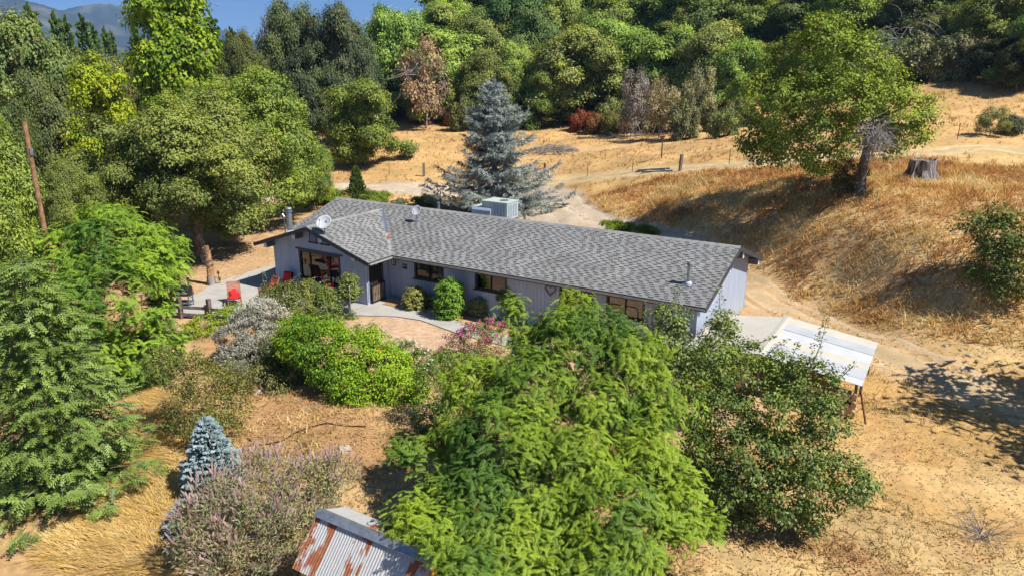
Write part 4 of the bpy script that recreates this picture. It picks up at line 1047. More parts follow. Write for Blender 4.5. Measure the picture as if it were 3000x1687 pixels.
# ------------------------------------------------------------------ vegetation kit
def nrm(a): return a/np.maximum(np.linalg.norm(a, axis=-1, keepdims=True), 1e-9)
def frames(n, t):
    Z = nrm(n); Y = nrm(t-(t*Z).sum(-1, keepdims=True)*Z); X = np.cross(Y, Z); return np.stack([X, Y, Z], -1)
def scatter(tv, tq, P, R, S, tint=None, rng=RNG):
    """copies of a small leaf template: tv (k,3), tq (m,4); returns V,Q,v"""
    k = len(tv); n = len(P)
    V = np.einsum('nij,kj->nki', R, tv)*S[:, None, None]+P[:, None, :]
    Q = (tq[None]+(np.arange(n)*k)[:, None, None]).reshape(-1, tq.shape[1])
    v = rng.random(n) if tint is None else tint
    return V.reshape(-1, 3), Q, np.repeat(v, k)
def join(parts):
    Vs, Qs, vs, b = [], [], [], 0
    for V, Q, v in parts: Vs.append(V); Qs.append(Q+b); vs.append(v); b += len(V)
    return np.concatenate(Vs), np.concatenate(Qs), np.concatenate(vs)
def leaf_mesh(name, parts, m):
    V, Q, v = join(parts); me = np_mesh(name, V, Q if Q.shape[1] == 4 else None, Q if Q.shape[1] == 3 else None, mats=[m]); fattr(me, 'v', v); return me
def tmpl(quads):
    V = np.array([p for q in quads for p in q], float); return V, np.arange(len(V)).reshape(-1, 4)
def tri(w=.34): return np.array([(-w, .25, .05), (w, .12, .05), (0.04, 1, -.06)], float), np.array([[0, 1, 2]])
def rhomb(w=.28, fold=.08): return tmpl([[(0, 0, 0), (w, .45, fold), (0, 1, -.05), (-w, .45, fold)]])
def oval(w=.3, fold=.12): return tmpl([[(0, 0, 0), (w*1.05, .42, fold), (0, 1, -.12), (-w*1.05, .5, fold)]])
def tmpl3(tris):
    V = np.array([p for q in tris for p in q], float); return V, np.arange(len(V)).reshape(-1, 3)
def pinnate(n=8, lw=.045, ll=.3, droop=.45):
    q = []
    for i in range(n):
        t = .14+.82*i/(n-1); y = t*(1-.12*t); z = -droop*t*t; l_ = ll*(1-.45*abs(t-.45))
        for s in (1, -1):
            a = 1.3-.35*t; dx, dy = s*math.sin(a)*l_, math.cos(a)*l_; px, py = -dy/l_*lw*1.35, dx/l_*lw*1.35
            q.append([(dx*.12+px, y+dy*.12+py, z), (dx*.12-px, y+dy*.12-py, z), (dx, y+dy, z-.09)])
    q.append([(lw*1.2, .84, -droop*.85), (-lw*1.2, .84, -droop*.85), (0, 1.14, -droop*1.2)])
    q.append([(-.01, 0, 0), (.01, 0, 0), (0, .88, -droop*.95)])
    return tmpl3(q)
def spray(n=6, w=.05, l=.34, droop=.12):
    """flat fir spray"""
    q = []
    for i in range(n):
        t = .08+.85*i/(n-1); l_ = l*(1-.6*t)
        for s in (1, -1):
            dx, dy = s*l_*.78, l_*.6; px, py = -dy*.0+w*.5*s*0, w
            q.append([(0, t, -droop*t*t), (dx*.5, t+dy*.5+w, -droop*t*t+.02), (dx, t+dy, -droop*t*t-.03), (dx*.5, t+dy*.5-w, -droop*t*t+.02)])
    q.append([(-w*.6, 0, 0), (w*.6, 0, 0), (w*.3, 1.05, -droop), (-w*.3, 1.05, -droop)])
    return tmpl(q)
def bristle(n=5, w=.09, spread=.35):
    """stubby needle-covered twig: a few blades round an axis"""
    q = []
    for i in range(n):
        a = PI*i/n; c, s = math.cos(a)*w, math.sin(a)*w
        q.append([(-c*.6, 0, -s*.6), (-c*1.25, .55, -s*1.25), (0, 1, 0), (c*1.25, .55, s*1.25)])
    return tmpl(q)
def tufted(n=5, w=.03):
    q = []
    for i in range(n):
        y0 = i/n*.85
        for s in range(3):
            a = 2*PI*(s/3+i*.17); dx, dz = math.cos(a)*.2, math.sin(a)*.2
            q.append([(w*1.3, y0, 0), (-w*1.3, y0+.02, 0), (dx, y0+.27, dz)])
    q.append([(-.03, 0, 0), (.03, 0, 0), (0, 1, 0)])
    return tmpl3(q)
def sphere_dirs(rng, n, zmin=-1.0):
    z = rng.uniform(zmin, 1, n); a = rng.uniform(0, 2*PI, n); r = np.sqrt(1-z*z); return np.stack([r*np.cos(a), r*np.sin(a), z], -1)
def lobe_clumps(rng, lobes, per, zmin=-.55, skin=(.78, 1.02), cull=.72, squash=1.0):
    """points on lobes' shells, dropping those buried in another lobe"""
    C_ = np.array([l[:3] for l in lobes]); R_ = np.array([l[3] for l in lobes]); out, nr = [], []
    for i, (x, y, z, r) in enumerate(lobes):
        n = int(per*r*r)+3; d = sphere_dirs(rng, n, zmin); p = C_[i]+d*(r*rng.uniform(*skin, n))[:, None]*np.array([1, 1, squash])
        keep = np.ones(n, bool)
        for j in range(len(lobes)):
            if j != i: keep &= np.linalg.norm((p-C_[j])/np.array([1, 1, squash]), axis=1) > R_[j]*cull
        out.append(p[keep]); nr.append(d[keep])
    return np.concatenate(out), np.concatenate(nr)
def clump_leaves(rng, P, N, per, cr, size, tv, tq, flat=.75, droop=.35, var=.35):
    """leafy clumps round points P with outward dirs N"""
    n = len(P)*per; i = np.repeat(np.arange(len(P)), per)
    off = rng.normal(size=(n, 3))*cr*np.array([1, 1, .62])*.62
    pos = P[i]+off
    nn = nrm(N[i]*.55+nrm(off)*.35+np.array([0, 0, .75])+rng.normal(size=(n, 3))*(1-flat)*1.5)
    t = nrm(N[i]*.6+off/cr*.5+rng.normal(size=(n, 3))*.7+np.array([0, 0, -droop]))
    S = size*rng.uniform(1-var, 1+var, n)
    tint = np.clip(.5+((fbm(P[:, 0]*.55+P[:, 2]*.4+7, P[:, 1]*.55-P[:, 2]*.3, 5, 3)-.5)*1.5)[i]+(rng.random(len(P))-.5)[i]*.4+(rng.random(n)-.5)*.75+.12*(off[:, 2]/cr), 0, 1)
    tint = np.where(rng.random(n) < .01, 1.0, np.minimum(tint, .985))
    return scatter(tv, tq, pos, frames(nn, t), S, tint)
def limb_mesh(name, rng, base_r, trunk_h, lobes, m, tips=None, lean=(0, 0), ntip=40, sides=7):
    """trunk, limbs to each lobe, thin branches to some clumps"""
    mb_ = MB(); lx, ly = lean; th = trunk_h
    tp = [V3((lx*t*t+.06*base_r*math.sin(t*9), ly*t*t+.06*base_r*math.cos(t*7), -.25+(th+.25)*t)) for t in np.linspace(0, 1, 7)]
    mb_.tube(tp, [base_r*(1.45 if k == 0 else 1.12 if k == 1 else 1-.05*k) for k in range(7)], sides+2)
    fork = tp[-1]; mids = []
    nodes_ = [(fork, base_r*.8)]
    for (x, y, z, r) in sorted(lobes, key=lambda q: (V3(q[:3])-fork).length):
        e = V3((x, y, z)); fk, fr_ = min(nodes_, key=lambda q: (q[0]-e).length+.35*(q[0]-fork).length); d = e-fk; a = fk+d*.35+V3((rng.normal()*.12, rng.normal()*.12, abs(d.length)*.07)); b = fk+d*.72+V3((rng.normal()*.15, rng.normal()*.15, .05*d.length))
        rr = min(fr_, base_r*(.34+.12*rng.random())); mb_.tube([fk-V3((0, 0, .1)), a, b, e], [rr*1.15, rr*.9, rr*.6, rr*.35], sides); nodes_.append((e, rr*.45)); mids += [(a, rr*.6), (b, rr*.45), (e, rr*.25)]
    if tips is not None and len(tips):
        for k in rng.choice(len(tips), min(ntip, len(tips)), replace=False):
            t = V3(tips[k]); a, rr = min(mids, key=lambda q: (q[0]-t).length); c = (a+t)/2+V3((rng.normal()*.1, rng.normal()*.1, .08))
            mb_.tube([a, c, t], [rr*.55, rr*.36, .008], 4, cap=False)
    return mb_.mesh(name, m)
def tree_from(name, label, cat, loc, rz, crown_me, trunk_me, color, scale, group=None, cname='crown'):
    t = thing(name, label, cat, loc, rz, group)
    if trunk_me: o = obj('trunk', trunk_me, t); o.scale = scale
    c = obj(cname, crown_me, t); c.scale = scale; c.color = (*color, 1)
    return t
PR = {}
def oak_proto(key, seed, R=5.0, H=9.5, low=.22, n_lobes=11, lobe_r=.42, per=5.0, leaves=95, size=.26, tv=None, cr=.62, mat_='leaf', bark='bark', trunk_r=.3, up=1.0, droop=.35, zmin=-.5, flat=.75, tall=0.0):
    rng = np.random.default_rng(seed); lobes = []
    zc = H*(low+1)/2
    for i in range(n_lobes):
        a = 2.39996*i+rng.normal()*.3; t = (i+.5)/n_lobes; rad = R*(1-lobe_r)*math.sqrt(max(0, 1-(2*t-1)**2*.8))*(.6+.4*rng.random())
        z = H*low+R*lobe_r*.6+(H*(1-low)-R*lobe_r*1.4)*t
        if tall: rad *= (1.15-tall*t)
        lobes.append((rad*math.cos(a)*rng.uniform(.8, 1.15), rad*math.sin(a)*rng.uniform(.8, 1.15), z+rng.normal()*.04*H, R*lobe_r*rng.uniform(.55, 1.2)))
    for k in range(7): a = rng.random()*6.28; q = rng.uniform(.55, .9); lobes.append((R*q*math.cos(a), R*q*math.sin(a), H*(low+.08+rng.random()*.6), R*lobe_r*rng.uniform(.35, .7)))
    P, N = lobe_clumps(rng, lobes, per, zmin)
    tv = tv or tri()
    parts = [clump_leaves(rng, P, N, leaves, cr, size, *tv, droop=droop, flat=flat)]
    me = leaf_mesh(key+'_crown', parts, M[mat_])
    tr = limb_mesh(key+'_trunk', rng, trunk_r, H*low+.12*H, lobes, M[bark], P)
    PR[key] = (me, tr, R, H); return PR[key]
def place(px, D, top_py, half_px, key, color, label, name='oak_tree', cat='tree', group=None, cy=None, rz=None, hscale=None):
    """crown centre column px at distance D; top and half width in photo pixels give its real size"""
    me, tr, R, H = PR[key]; c = at_dist(px, cy if cy is not None else top_py+half_px, D); zb = float(hgt(c[0], c[1]))-.1
    zt = at_dist(px, top_py, D)[2]; depth = float(np.dot(c-CAM, FW)); r = half_px*depth/FPX; h = max(zt-zb, r*.8)
    return tree_from(name, label, cat, (c[0], c[1], zb), random.uniform(0, 6.28) if rz is None else rz, me, tr, color, (r/R, r/R, h/H), group)

# ------------------------------------------------------------------ tree prototypes (far ones share meshes)
oak_proto('oakA', 11, leaves=215, per=7.5, size=.25, low=.08)
oak_proto('oakB', 12, leaves=200, per=8.5, size=.24, n_lobes=15, lobe_r=.35, low=.1)
oak_proto('oakC', 13, leaves=215, per=7.0, size=.26, n_lobes=9, lobe_r=.46, low=.04)
oak_proto('shrub', 14, R=2.0, H=2.6, low=.02, n_lobes=8, lobe_r=.42, per=34, leaves=60, size=.21, cr=.34, trunk_r=.07, bark='twig_brown')
oak_proto('sparse', 15, R=2.6, H=4.2, low=.1, n_lobes=11, lobe_r=.3, per=22, leaves=36, size=.2, cr=.4, trunk_r=.1, bark='twig')
oak_proto('fine1', 21, R=6.0, H=10.5, low=.2, n_lobes=19, lobe_r=.30, per=14, leaves=170, size=.165, cr=.5, trunk_r=.36)
oak_proto('fine2', 22, R=6.3, H=11.5, low=.08, n_lobes=21, lobe_r=.31, per=13, leaves=105, size=.17, cr=.5, trunk_r=.3, tv=tri(.44), mat_='leaf_bright')
oak_proto('maple', 23, R=5.2, H=15, low=.22, n_lobes=22, lobe_r=.30, per=9.5, leaves=60, size=.34, cr=.66, trunk_r=.4, tv=tri(.44), mat_='leaf_bright', droop=.9, tall=.55)
oak_proto('poplar', 24, R=3.4, H=11, low=.03, n_lobes=20, lobe_r=.38, per=15, leaves=105, size=.17, cr=.5, trunk_r=.22, tv=tri(.44), mat_='leaf_waxy', tall=.4)

# pines and other conifers
def conifer(key, seed, R, H, levels, per, tv, size, mat_, bark, droop=.15, up=.2, low=.06, prof=.85, step=.2, side=.5, trunk_r=.16, jit=.2, clump=2, rag=.25, twist=.6):
    rng = np.random.default_rng(seed); P, N, T, S = [], [], [], []; mb_ = MB()
    mb_.tube([(0, 0, -.2), (.02, .01, H*.4), (0, -.02, H*.8), (0, 0, H*.99)], [trunk_r*1.25, trunk_r*.85, trunk_r*.35, .012], 8)
    for i in range(levels):
        t = low+(1-low)*(i+rng.random()*.6)/levels; z0 = H*t; rl = R*(1-t)**prof*(1-rag+2*rag*rng.random())+.06*R*(1-t)+.05
        for k in range(per):
            a = 2*PI*(k/per+i*.381)+rng.normal()*.15; l_ = rl*(1-jit+2*jit*rng.random())
            d = np.array([math.cos(a), math.sin(a), 0]); s = np.array([-d[1], d[0], 0])
            n = max(2, int(l_/step)); pts = []
            for j in range(n+1):
                u = j/n; p = d*l_*u+np.array([0, 0, z0-droop*l_*math.sin(u*2.2)+up*l_*u*u]); pts.append(p)
                if u < .12: continue
                wd = side*l_*(1-u)**.8+.1*size
                tang = nrm((d+np.array([0, 0, (-droop*math.cos(u*2.2)*2.2+2*up*u)]))[None])[0]
                for c in range(clump):
                    for sg in (-1, 1):
                        w0 = wd*rng.random(); q = p+s*sg*w0*.8+tang*w0*.3+rng.normal(size=3)*.05*size+np.array([0, 0, -droop*.3*w0])
                        P.append(q); N.append(np.array([0, 0, 1.])+d*.25+rng.normal(size=3)*.3); T.append(tang*.9+s*sg*twist+rng.normal(size=3)*.22); S.append(size*rng.uniform(.7, 1.2))
                if j == n: P.append(p); N.append(np.array([0, 0, 1.])); T.append(tang); S.append(size*1.2)
            mb_.tube([pts[0], pts[n//2], pts[-1]], [max(.012, trunk_r*.25*(1-t)+.008), max(.008, trunk_r*.13*(1-t)), .005], 4, cap=False)
    for k in range(10): P.append(np.array([0, 0, H*(.9+.01*k)])); N.append(rng.normal(size=3)); T.append(np.array([0, 0, 1.])+rng.normal(size=3)*.35); S.append(size)
    P, N, T, S = map(np.array, (P, N, T, S))
    v = np.clip(.5+rng.normal(size=len(P))*.22, 0, .98)
    me = leaf_mesh(key+'_crown', [scatter(*tv, P, frames(N, T), S, v)], M[mat_])
    PR[key] = (me, mb_.mesh(key+'_trunk', M[bark]), R, H); return PR[key]
conifer('pine', 31, 3.2, 14, 13, 5, bristle(3, .26), .95, 'needle', 'bark', droop=.05, up=.3, low=.22, step=.5, side=.35, rag=.4, clump=2)
conifer('cedar', 32, 4.6, 11, 24, 8, tufted(4, .045), .66, 'needle', 'bark_grey', droop=.22, up=.16, low=.02, prof=.82, step=.27, side=.45, rag=.45, jit=.42, clump=3, trunk_r=.22, twist=.75)
conifer('spruce', 33, 1.0, 2.5, 22, 11, bristle(4, .17), .2, 'needle', 'bark', droop=.05, up=.22, low=.03, prof=.82, step=.12, side=.5, rag=.12, jit=.16, clump=2, trunk_r=.05)
conifer('fir', 34, 2.5, 7.6, 26, 8, spray(5, .085, .44), .46, 'needle', 'bark_grey', droop=.12, up=.1, low=.04, prof=.6, step=.17, side=.5, rag=.2, clump=1, trunk_r=.11, twist=.55)

# ------------------------------------------------------------------ the wooded slope behind the dry field
LG, DK, OL, MID, YG_ = (.34, .43, .09), (.14, .20, .065), (.24, .275, .08), (.24, .32, .07), (.28, .33, .04)
GB = 'oaks on the wooded slope'
def forest(rows, label, group, name='oak_tree'):
    for px, D, ty, hp, key, col in rows: place(px, D, ty, hp, key, tuple(c*random.uniform(.88, 1.12) for c in col), label.replace('TONE', {LG: 'light green', DK: 'dark green', OL: 'grey-olive', MID: 'mid-green'}.get(col, 'olive')), name, group=group)
forest([(1290, 113, 58, 150, 'oakA', LG), (1450, 118, 40, 110, 'oakC', MID), (1420, 108, 150, 85, 'oakB', MID), (1690, 108, 85, 150, 'oakB', LG), (1830, 112, 50, 140, 'oakC', LG), (1600, 106, 190, 80, 'oakA', MID),
        (1960, 107, 60, 130, 'oakA', LG), (2080, 104, 50, 130, 'oakC', LG), (2160, 101, 120, 95, 'oakB', LG), (2000, 104, 190, 80, 'oakC', MID)], 'rounded TONE oak at the front of the wooded slope', 'light oaks fronting the wooded slope')
forest([(1180, 128, 25, 120, 'oakC', MID), (1330, 132, -10, 130, 'oakA', LG), (1130, 122, 45, 70, 'oakB', LG), (1500, 122, -40, 120, 'oakB', DK), (1580, 116, 20, 100, 'oakC', DK), (1720, 130, -60, 150, 'oakA', MID), (1880, 134, -60, 150, 'oakC', LG), (2040, 128, -70, 150, 'oakB', MID),
        (2230, 125, -60, 140, 'oakA', MID), (2370, 122, -40, 130, 'oakC', DK), (2500, 118, -60, 140, 'oakB', MID), (2640, 116, -70, 130, 'oakA', DK), (2790, 114, -60, 130, 'oakC', OL), (2920, 108, -40, 130, 'oakB', MID), (3040, 100, 10, 110, 'oakA', MID),
        (1420, 150, -120, 180, 'oakC', MID), (1650, 152, -150, 190, 'oakB', DK), (1950, 150, -160, 200, 'oakA', MID), (2250, 146, -170, 200, 'oakC', DK), (2550, 140, -170, 190, 'oakB', MID), (2850, 135, -160, 190, 'oakA', DK), (3080, 125, -120, 150, 'oakC', MID)],
       'TONE oak rising behind others high on the wooded slope', 'oaks higher on the wooded slope')
_fr = np.random.default_rng(17)
def fill(n, px0, px1, d0, d1, t0, t1, h0, h1, cols, label, group):
    rows = []
    for i in range(n):
        u = (i+_fr.random())/n; rows.append((px0+(px1-px0)*u, _fr.uniform(d0, d1), _fr.uniform(t0, t1), _fr.uniform(h0, h1), ('oakA', 'oakB', 'oakC')[i % 3], cols[int(_fr.integers(0, len(cols)))]))
    forest(rows, label, group)
fill(13, 1180, 2260, 108, 118, 110, 220, 60, 95, [LG, LG, MID], 'rounded TONE oak at the front of the wooded slope', 'light oaks fronting the wooded slope')
fill(16, 1120, 3000, 118, 132, -40, 70, 80, 125, [LG, MID, MID, DK], 'TONE oak rising behind others high on the wooded slope', 'oaks higher on the wooded slope')
fill(7, 2300, 2960, 108, 118, 20, 120, 60, 95, [MID, OL, DK], 'TONE oak rising behind others high on the wooded slope', 'oaks higher on the wooded slope')
fill(8, 20, 820, 84, 120, 170, 260, 60, 90, [OL, MID, LG], 'TONE oak filling the woods behind the mulberry trees', 'oaks behind the mulberries')
forest([(2900, 100, 110, 80, 'oakC', (.075, .095, .035)), (2990, 96, 120, 70, 'oakB', (.10, .125, .03))], 'dark low-branched oak at the edge of the upper grassy slope', 'dark oaks beside the upper slope')
forest([(860, 100, 10, 95, 'oakB', DK), (985, 98, -25, 110, 'oakA', (.11, .16, .075)), (900, 96, 110, 80, 'oakC', (.115, .17, .075)), (1040, 99, 70, 75, 'oakB', (.11, .16, .07))], 'tall blue-green evergreen oak left of the wooded slope', 'tall dark evergreen oaks')
place(1062, 84, 212, 132, 'oakA', (.22, .28, .055), 'full round green oak standing in dry grass near the gravel drive', cy=350)
place(700, 115, 95, 70, 'oakB', (.14, .16, .045), 'olive oak on the skyline beside the tallest broad-leaved tree', group=None)
forest([(60, 88, 55, 165, 'oakB', OL), (250, 100, 120, 100, 'oakA', OL), (150, 74, 190, 110, 'oakC', (.17, .18, .06)), (30, 66, 260, 90, 'oakA', (.12, .14, .045))], 'grey-olive oak behind the utility pole', 'grey-olive oaks behind the pole')
forest([(420, 150, 150, 80, 'oakB', (0.225, 0.270, 0.060)), (560, 160, 140, 80, 'oakA', (0.225, 0.270, 0.060)), (720, 150, 120, 80, 'oakC', (0.195, 0.240, 0.060)), (810, 140, 110, 70, 'oakA', (0.180, 0.225, 0.060)), (300, 140, 160, 80, 'oakC', (0.195, 0.225, 0.060)), (640, 130, 160, 70, 'oakB', (0.210, 0.255, 0.060)), (480, 125, 190, 70, 'oakA', (0.210, 0.255, 0.060)), (800, 120, 160, 60, 'oakB', (0.180, 0.240, 0.068)), (350, 112, 200, 70, 'oakC', (0.195, 0.225, 0.053)), (200, 118, 160, 70, 'oakA', (0.180, 0.210, 0.053))],
       'distant yellowish oak in the treeline below the mountains', 'treeline below the mountains')
for px, D, ty, hp in ((92, 130, 22, 38), (165, 150, 45, 30), (195, 150, 60, 30), (245, 155, 55, 34), (275, 165, 80, 26), (310, 170, 88, 22), (395, 165, 75, 22), (285, 190, 105, 20), (620, 190, 48, 34), (680, 230, 88, 28), (330, 200, 100, 18)):
    place(px, D, ty, hp*1.35, 'pine', (.14, .22, .045), 'slender pine poking above the treeline below the mountains', 'pine_tree', group='pines on the skyline')
place(790, 150, 60, 50, 'sparse', (.20, .19, .12), 'half-bare grey tree on the skyline', 'bare_tree')

# shrubs along the foot of the wood
def brush(rows, label, name, group):
    for px, py, hp, ty, key, col in rows:
        g = G(px, py); D = math.hypot(g[0]-CAM[0], g[1]-CAM[1])
        place(px, D, ty, hp, key, tuple(c*random.uniform(.85, 1.15) for c in col), label, name, 'shrub', group, cy=py)
brush([(1230, 362, 45, 300, 'shrub', (.42, .19, .085)), (1290, 358, 45, 296, 'shrub', (.40, .16, .08)), (1330, 368, 30, 325, 'shrub', (0.567, 0.203, 0.054)), (1240, 340, 36, 260, 'shrub', (0.486, 0.121, 0.047))], 'orange-red autumn shrub under the pinkish bare tree', 'autumn_shrub', 'orange shrubs under the bare tree')
brush([(1535, 330, 36, 205, 'shrub', (0.234, 0.058, 0.032)), (1560, 318, 30, 250, 'shrub', (0.184, 0.045, 0.032)), (1700, 382, 36, 325, 'shrub', (0.251, 0.077, 0.032)), (1745, 390, 36, 335, 'shrub', (0.277, 0.103, 0.041)), (1830, 390, 30, 340, 'shrub', (0.251, 0.115, 0.049)), (1640, 300, 26, 240, 'shrub', (0.201, 0.051, 0.032))], 'dark red autumn shrub in the shade of the oaks', 'autumn_shrub', 'dark red shrubs in oak shade')
brush([(1860, 400, 52, 215, 'sparse', (0.405, 0.338, 0.257)), (1930, 405, 55, 240, 'sparse', (0.405, 0.297, 0.203)), (2040, 385, 52, 205, 'sparse', (0.365, 0.311, 0.216)), (2000, 410, 46, 300, 'shrub', (0.284, 0.270, 0.108)), (2120, 402, 46, 320, 'shrub', (0.257, 0.270, 0.095)), (1790, 395, 30, 330, 'shrub', (0.257, 0.257, 0.061))], 'greyish-pink manzanita at the edge of the dry field', 'manzanita', 'manzanitas at the field edge')
brush([(2620, 245, 70, 120, 'shrub', (0.270, 0.270, 0.149)), (2700, 240, 70, 110, 'shrub', (0.270, 0.270, 0.135)), (2780, 235, 66, 105, 'shrub', (0.284, 0.270, 0.135)), (2850, 232, 55, 120, 'sparse', (0.324, 0.297, 0.176)), (2560, 262, 60, 150, 'shrub', (0.243, 0.243, 0.121)), (2470, 290, 60, 190, 'shrub', (0.243, 0.257, 0.108)), (2740, 205, 70, 40, 'sparse', (0.297, 0.270, 0.189))], 'pale grey-green chaparral shrub above the upper grassy slope', 'chaparral_shrub', 'chaparral above the upper slope')
brush([(2560, 170, 60, 30, 'shrub', (0.297, 0.068, 0.030)), (2490, 150, 50, 20, 'shrub', (0.338, 0.081, 0.034)), (2620, 190, 45, 70, 'shrub', (0.351, 0.095, 0.041))], 'rust-red bush behind the big oak on the bank', 'autumn_shrub', 'rust-red bushes behind the big oak')
brush([(2900, 400, 48, 318, 'sparse', (0.230, 0.257, 0.081)), (2965, 395, 36, 340, 'shrub', (0.121, 0.176, 0.081))], 'dark twiggy bush beyond the stump on the upper slope', 'bush', 'bushes beyond the stump')
brush([(1310, 362, 10, 345, 'shrub', (0.162, 0.216, 0.081))], 'tiny green bush at the foot of the orange shrubs', 'bush', None)
_u = np.random.default_rng(19)
brush([(1360+62*i+_u.uniform(-20, 20), 372+_u.uniform(-14, 16), _u.uniform(34, 56), _u.uniform(285, 335), 'shrub', [(.15, .19, .06), (.22, .24, .09), (.12, .16, .05)][i % 3]) for i in range(14)], 'rounded green undergrowth shrub at the foot of the wood', 'undergrowth_shrub', 'undergrowth along the foot of the wood')
# pinkish, half-dead tree above the orange shrubs
place(1245, 106, 130, 78, 'sparse', (0.486, 0.338, 0.203), 'pinkish half-bare tree with pale twigs above orange shrubs', 'bare_tree', cy=230)
rg = np.random.default_rng(41)
def bare_twigs(name, label, px, D, py, rx, rz_, n, m, seed, group=None, hang=0.5):
    rg = np.random.default_rng(seed); c = at_dist(px, py, D); k = float(np.dot(c-CAM, FW))/FPX; mb_ = MB()
    for i in range(n):
        q = rg.normal(size=3); q = q/np.linalg.norm(q)*rg.random()**.4; p = V3((q[0]*rx*k*.7, q[1]*rx*k*.7, q[2]*rz_*k*.6)); d = (V3((q[0], q[1], .3))+V3(rg.normal(size=3))*.6)*rx*k*.09; pts = [p]
        for j in range(5): d = d+V3((rg.normal(), rg.normal(), rg.normal()-hang*1.3))*rx*k*.035; pts.append(pts[-1]+d)
        w_ = 1.25*k; mb_.tube(pts, [w_, w_*.8, w_*.6, w_*.5, w_*.35, w_*.2], 4, cap=False)
    return tag(mb_.build(name, m, None, loc=c), label, 'dead branches', group)
bare_twigs('dead_branches', 'grey hanging dead twigs on the big oak beside its trunk', 2560, 45.2, 400, 62, 105, 260, M['twig'], 3, hang=.5)
bare_twigs('dead_branches', 'pale dead branches in the pinkish half-bare tree', 1240, 104, 220, 80, 90, 70, M['twig'], 4, hang=.2)
bare_twigs('dead_branches', 'grey dead branches hanging among rust-red bushes', 2660, 106, 120, 90, 130, 60, M['twig'], 6, hang=.5)
bare_twigs('dead_branches', 'grey bare brush heaped at the manzanita foot', 1870, 93, 400, 90, 30, 60, M['twig'], 8, hang=.1)

# ------------------------------------------------------------------ trees left of the house
g = G(632, 770)
me, tr, R_, H_ = PR['fine1']
tree_from('oak_tree', 'broad grey-green oak with a bare trunk on the dirt left of the house', 'tree', (g[0]-1.0, g[1]-.3, g[2]), 1.2, me, tr, (.25, .295, .075), (1.02, 1.0, .98))
place(400, 49, 390, 190, 'fine1', (.25, .29, .07), 'grey-green oak between the utility pole and the bare-trunked oak', cy=560, rz=3.0)
place(735, 57, 205, 235, 'fine2', (.24, .33, .065), 'large leafy mulberry tree behind the flue pipe', 'mulberry_tree', cy=420, rz=.5)
place(560, 60, 250, 150, 'fine2', (.25, .33, .06), 'leafy mulberry tree in front of the tallest broad-leaved tree', 'mulberry_tree', cy=420, rz=2.5)
place(235, 47, 470, 125, 'fine1', (.24, .29, .07), 'grey-green oak rising behind the bright feathery tree near the pole', cy=600, rz=5.0)
place(900, 63, 400, 95, 'fine2', (.23, .32, .06), 'leafy mulberry tree at the drive behind the main roof ridge', 'mulberry_tree', cy=520, rz=4.0)
place(640, 53, 440, 120, 'fine2', (.24, .33, .065), 'leafy mulberry tree behind the bare-trunked oak', 'mulberry_tree', cy=560, rz=1.4)
place(525, 74, -60, 172, 'maple', (.22, .33, .025), 'tallest broad-leaved tree, bright yellow-green against the sky', 'maple_tree', cy=170, rz=.3)
place(285, 64, 165, 110, 'maple', (.31, .39, .025), 'yellow-green broad-leaved tree with some orange leaves behind the pole', 'maple_tree', cy=300, rz=1.9)
place(-5, 42, 330, 115, 'poplar', (.23, .32, .05), 'upright light green tree in front of the utility pole', 'poplar_tree', cy=560, rz=.7)
place(-10, 33, 560, 130, 'poplar', (.24, .32, .05), 'upright light green tree beside the tall fir', 'poplar_tree', cy=800, rz=2.7)
g = G(632, 735)

# ------------------------------------------------------------------ big oak on the grassy bank
rng = np.random.default_rng(61); gb = G(2515, 572); kk = float(np.dot(gb-CAM, FW))/FPX
lob = []
def olob(px, py, r, dd=0.0):
    c = at_dist(px, py, math.hypot(gb[0]-CAM[0], gb[1]-CAM[1])+dd)-gb; lob.append((c[0], c[1], c[2], r*kk))
for a in ((2420, 150, 95), (2330, 200, 90, 1), (2500, 190, 90, -1), (2420, 110, 70, 1.5), (2570, 260, 85, .5), (2250, 290, 80, -.5), (2340, 310, 95, -2.2), (2460, 300, 100, -2.5), (2640, 320, 75, 1), (2230, 400, 65, .3), (2320, 420, 75, -1.8), (2420, 400, 80, -2.4), (2520, 370, 75, 2),
          (2660, 370, 62, -.5), (2250, 445, 42, -.5), (2400, 470, 45, -1.2), (2600, 420, 50, 1.8), (2380, 230, 95, 3), (2520, 300, 90, 3), (2280, 360, 80, 2.6), (2380, 90, 50), (2700, 330, 45)): olob(*a)
P, N = lobe_clumps(rng, lob, 16, -.8, cull=.66)
me = leaf_mesh('bank_oak_crown', [clump_leaves(rng, P, N, 66, .42, .165, *rhomb(.32, .1), droop=.3)], M['leaf'])
tr = limb_mesh('bank_oak_trunk', rng, .29, 4.0, lob, M['bark'], P, lean=(.2, .3), ntip=70)
tree_from('oak_tree', 'large spreading oak with a crooked trunk on top of the dry grassy bank', 'tree', gb, 0, me, tr, (.27, .35, .05), (1, 1, 1))
brush([(2475, 572, 55, 468, 'sparse', (.16, .15, .045))], 'small twiggy sucker bush at the foot of the bank oak', 'bush', None)
# an oak beyond the frame to the right, whose shade falls on the road and the lower yard
for (x, y, s, lb) in ((34.5, 2.0, .9, 'oak at the roadside whose shade lies on the dirt road'), (41.5, 33, 1.15, 'oak uphill whose shade falls beside the stump'), (46, 50, 1.1, 'oak on the upper slope whose shade crosses the dry grass')):
    me, tr, R_, H_ = PR['sparse']; tree_from('oak_tree', lb, 'tree', ground_pt(x, y, -.1), x, me, tr, (.22, .26, .06), (s*2.1, s*2.1, s*2.4))

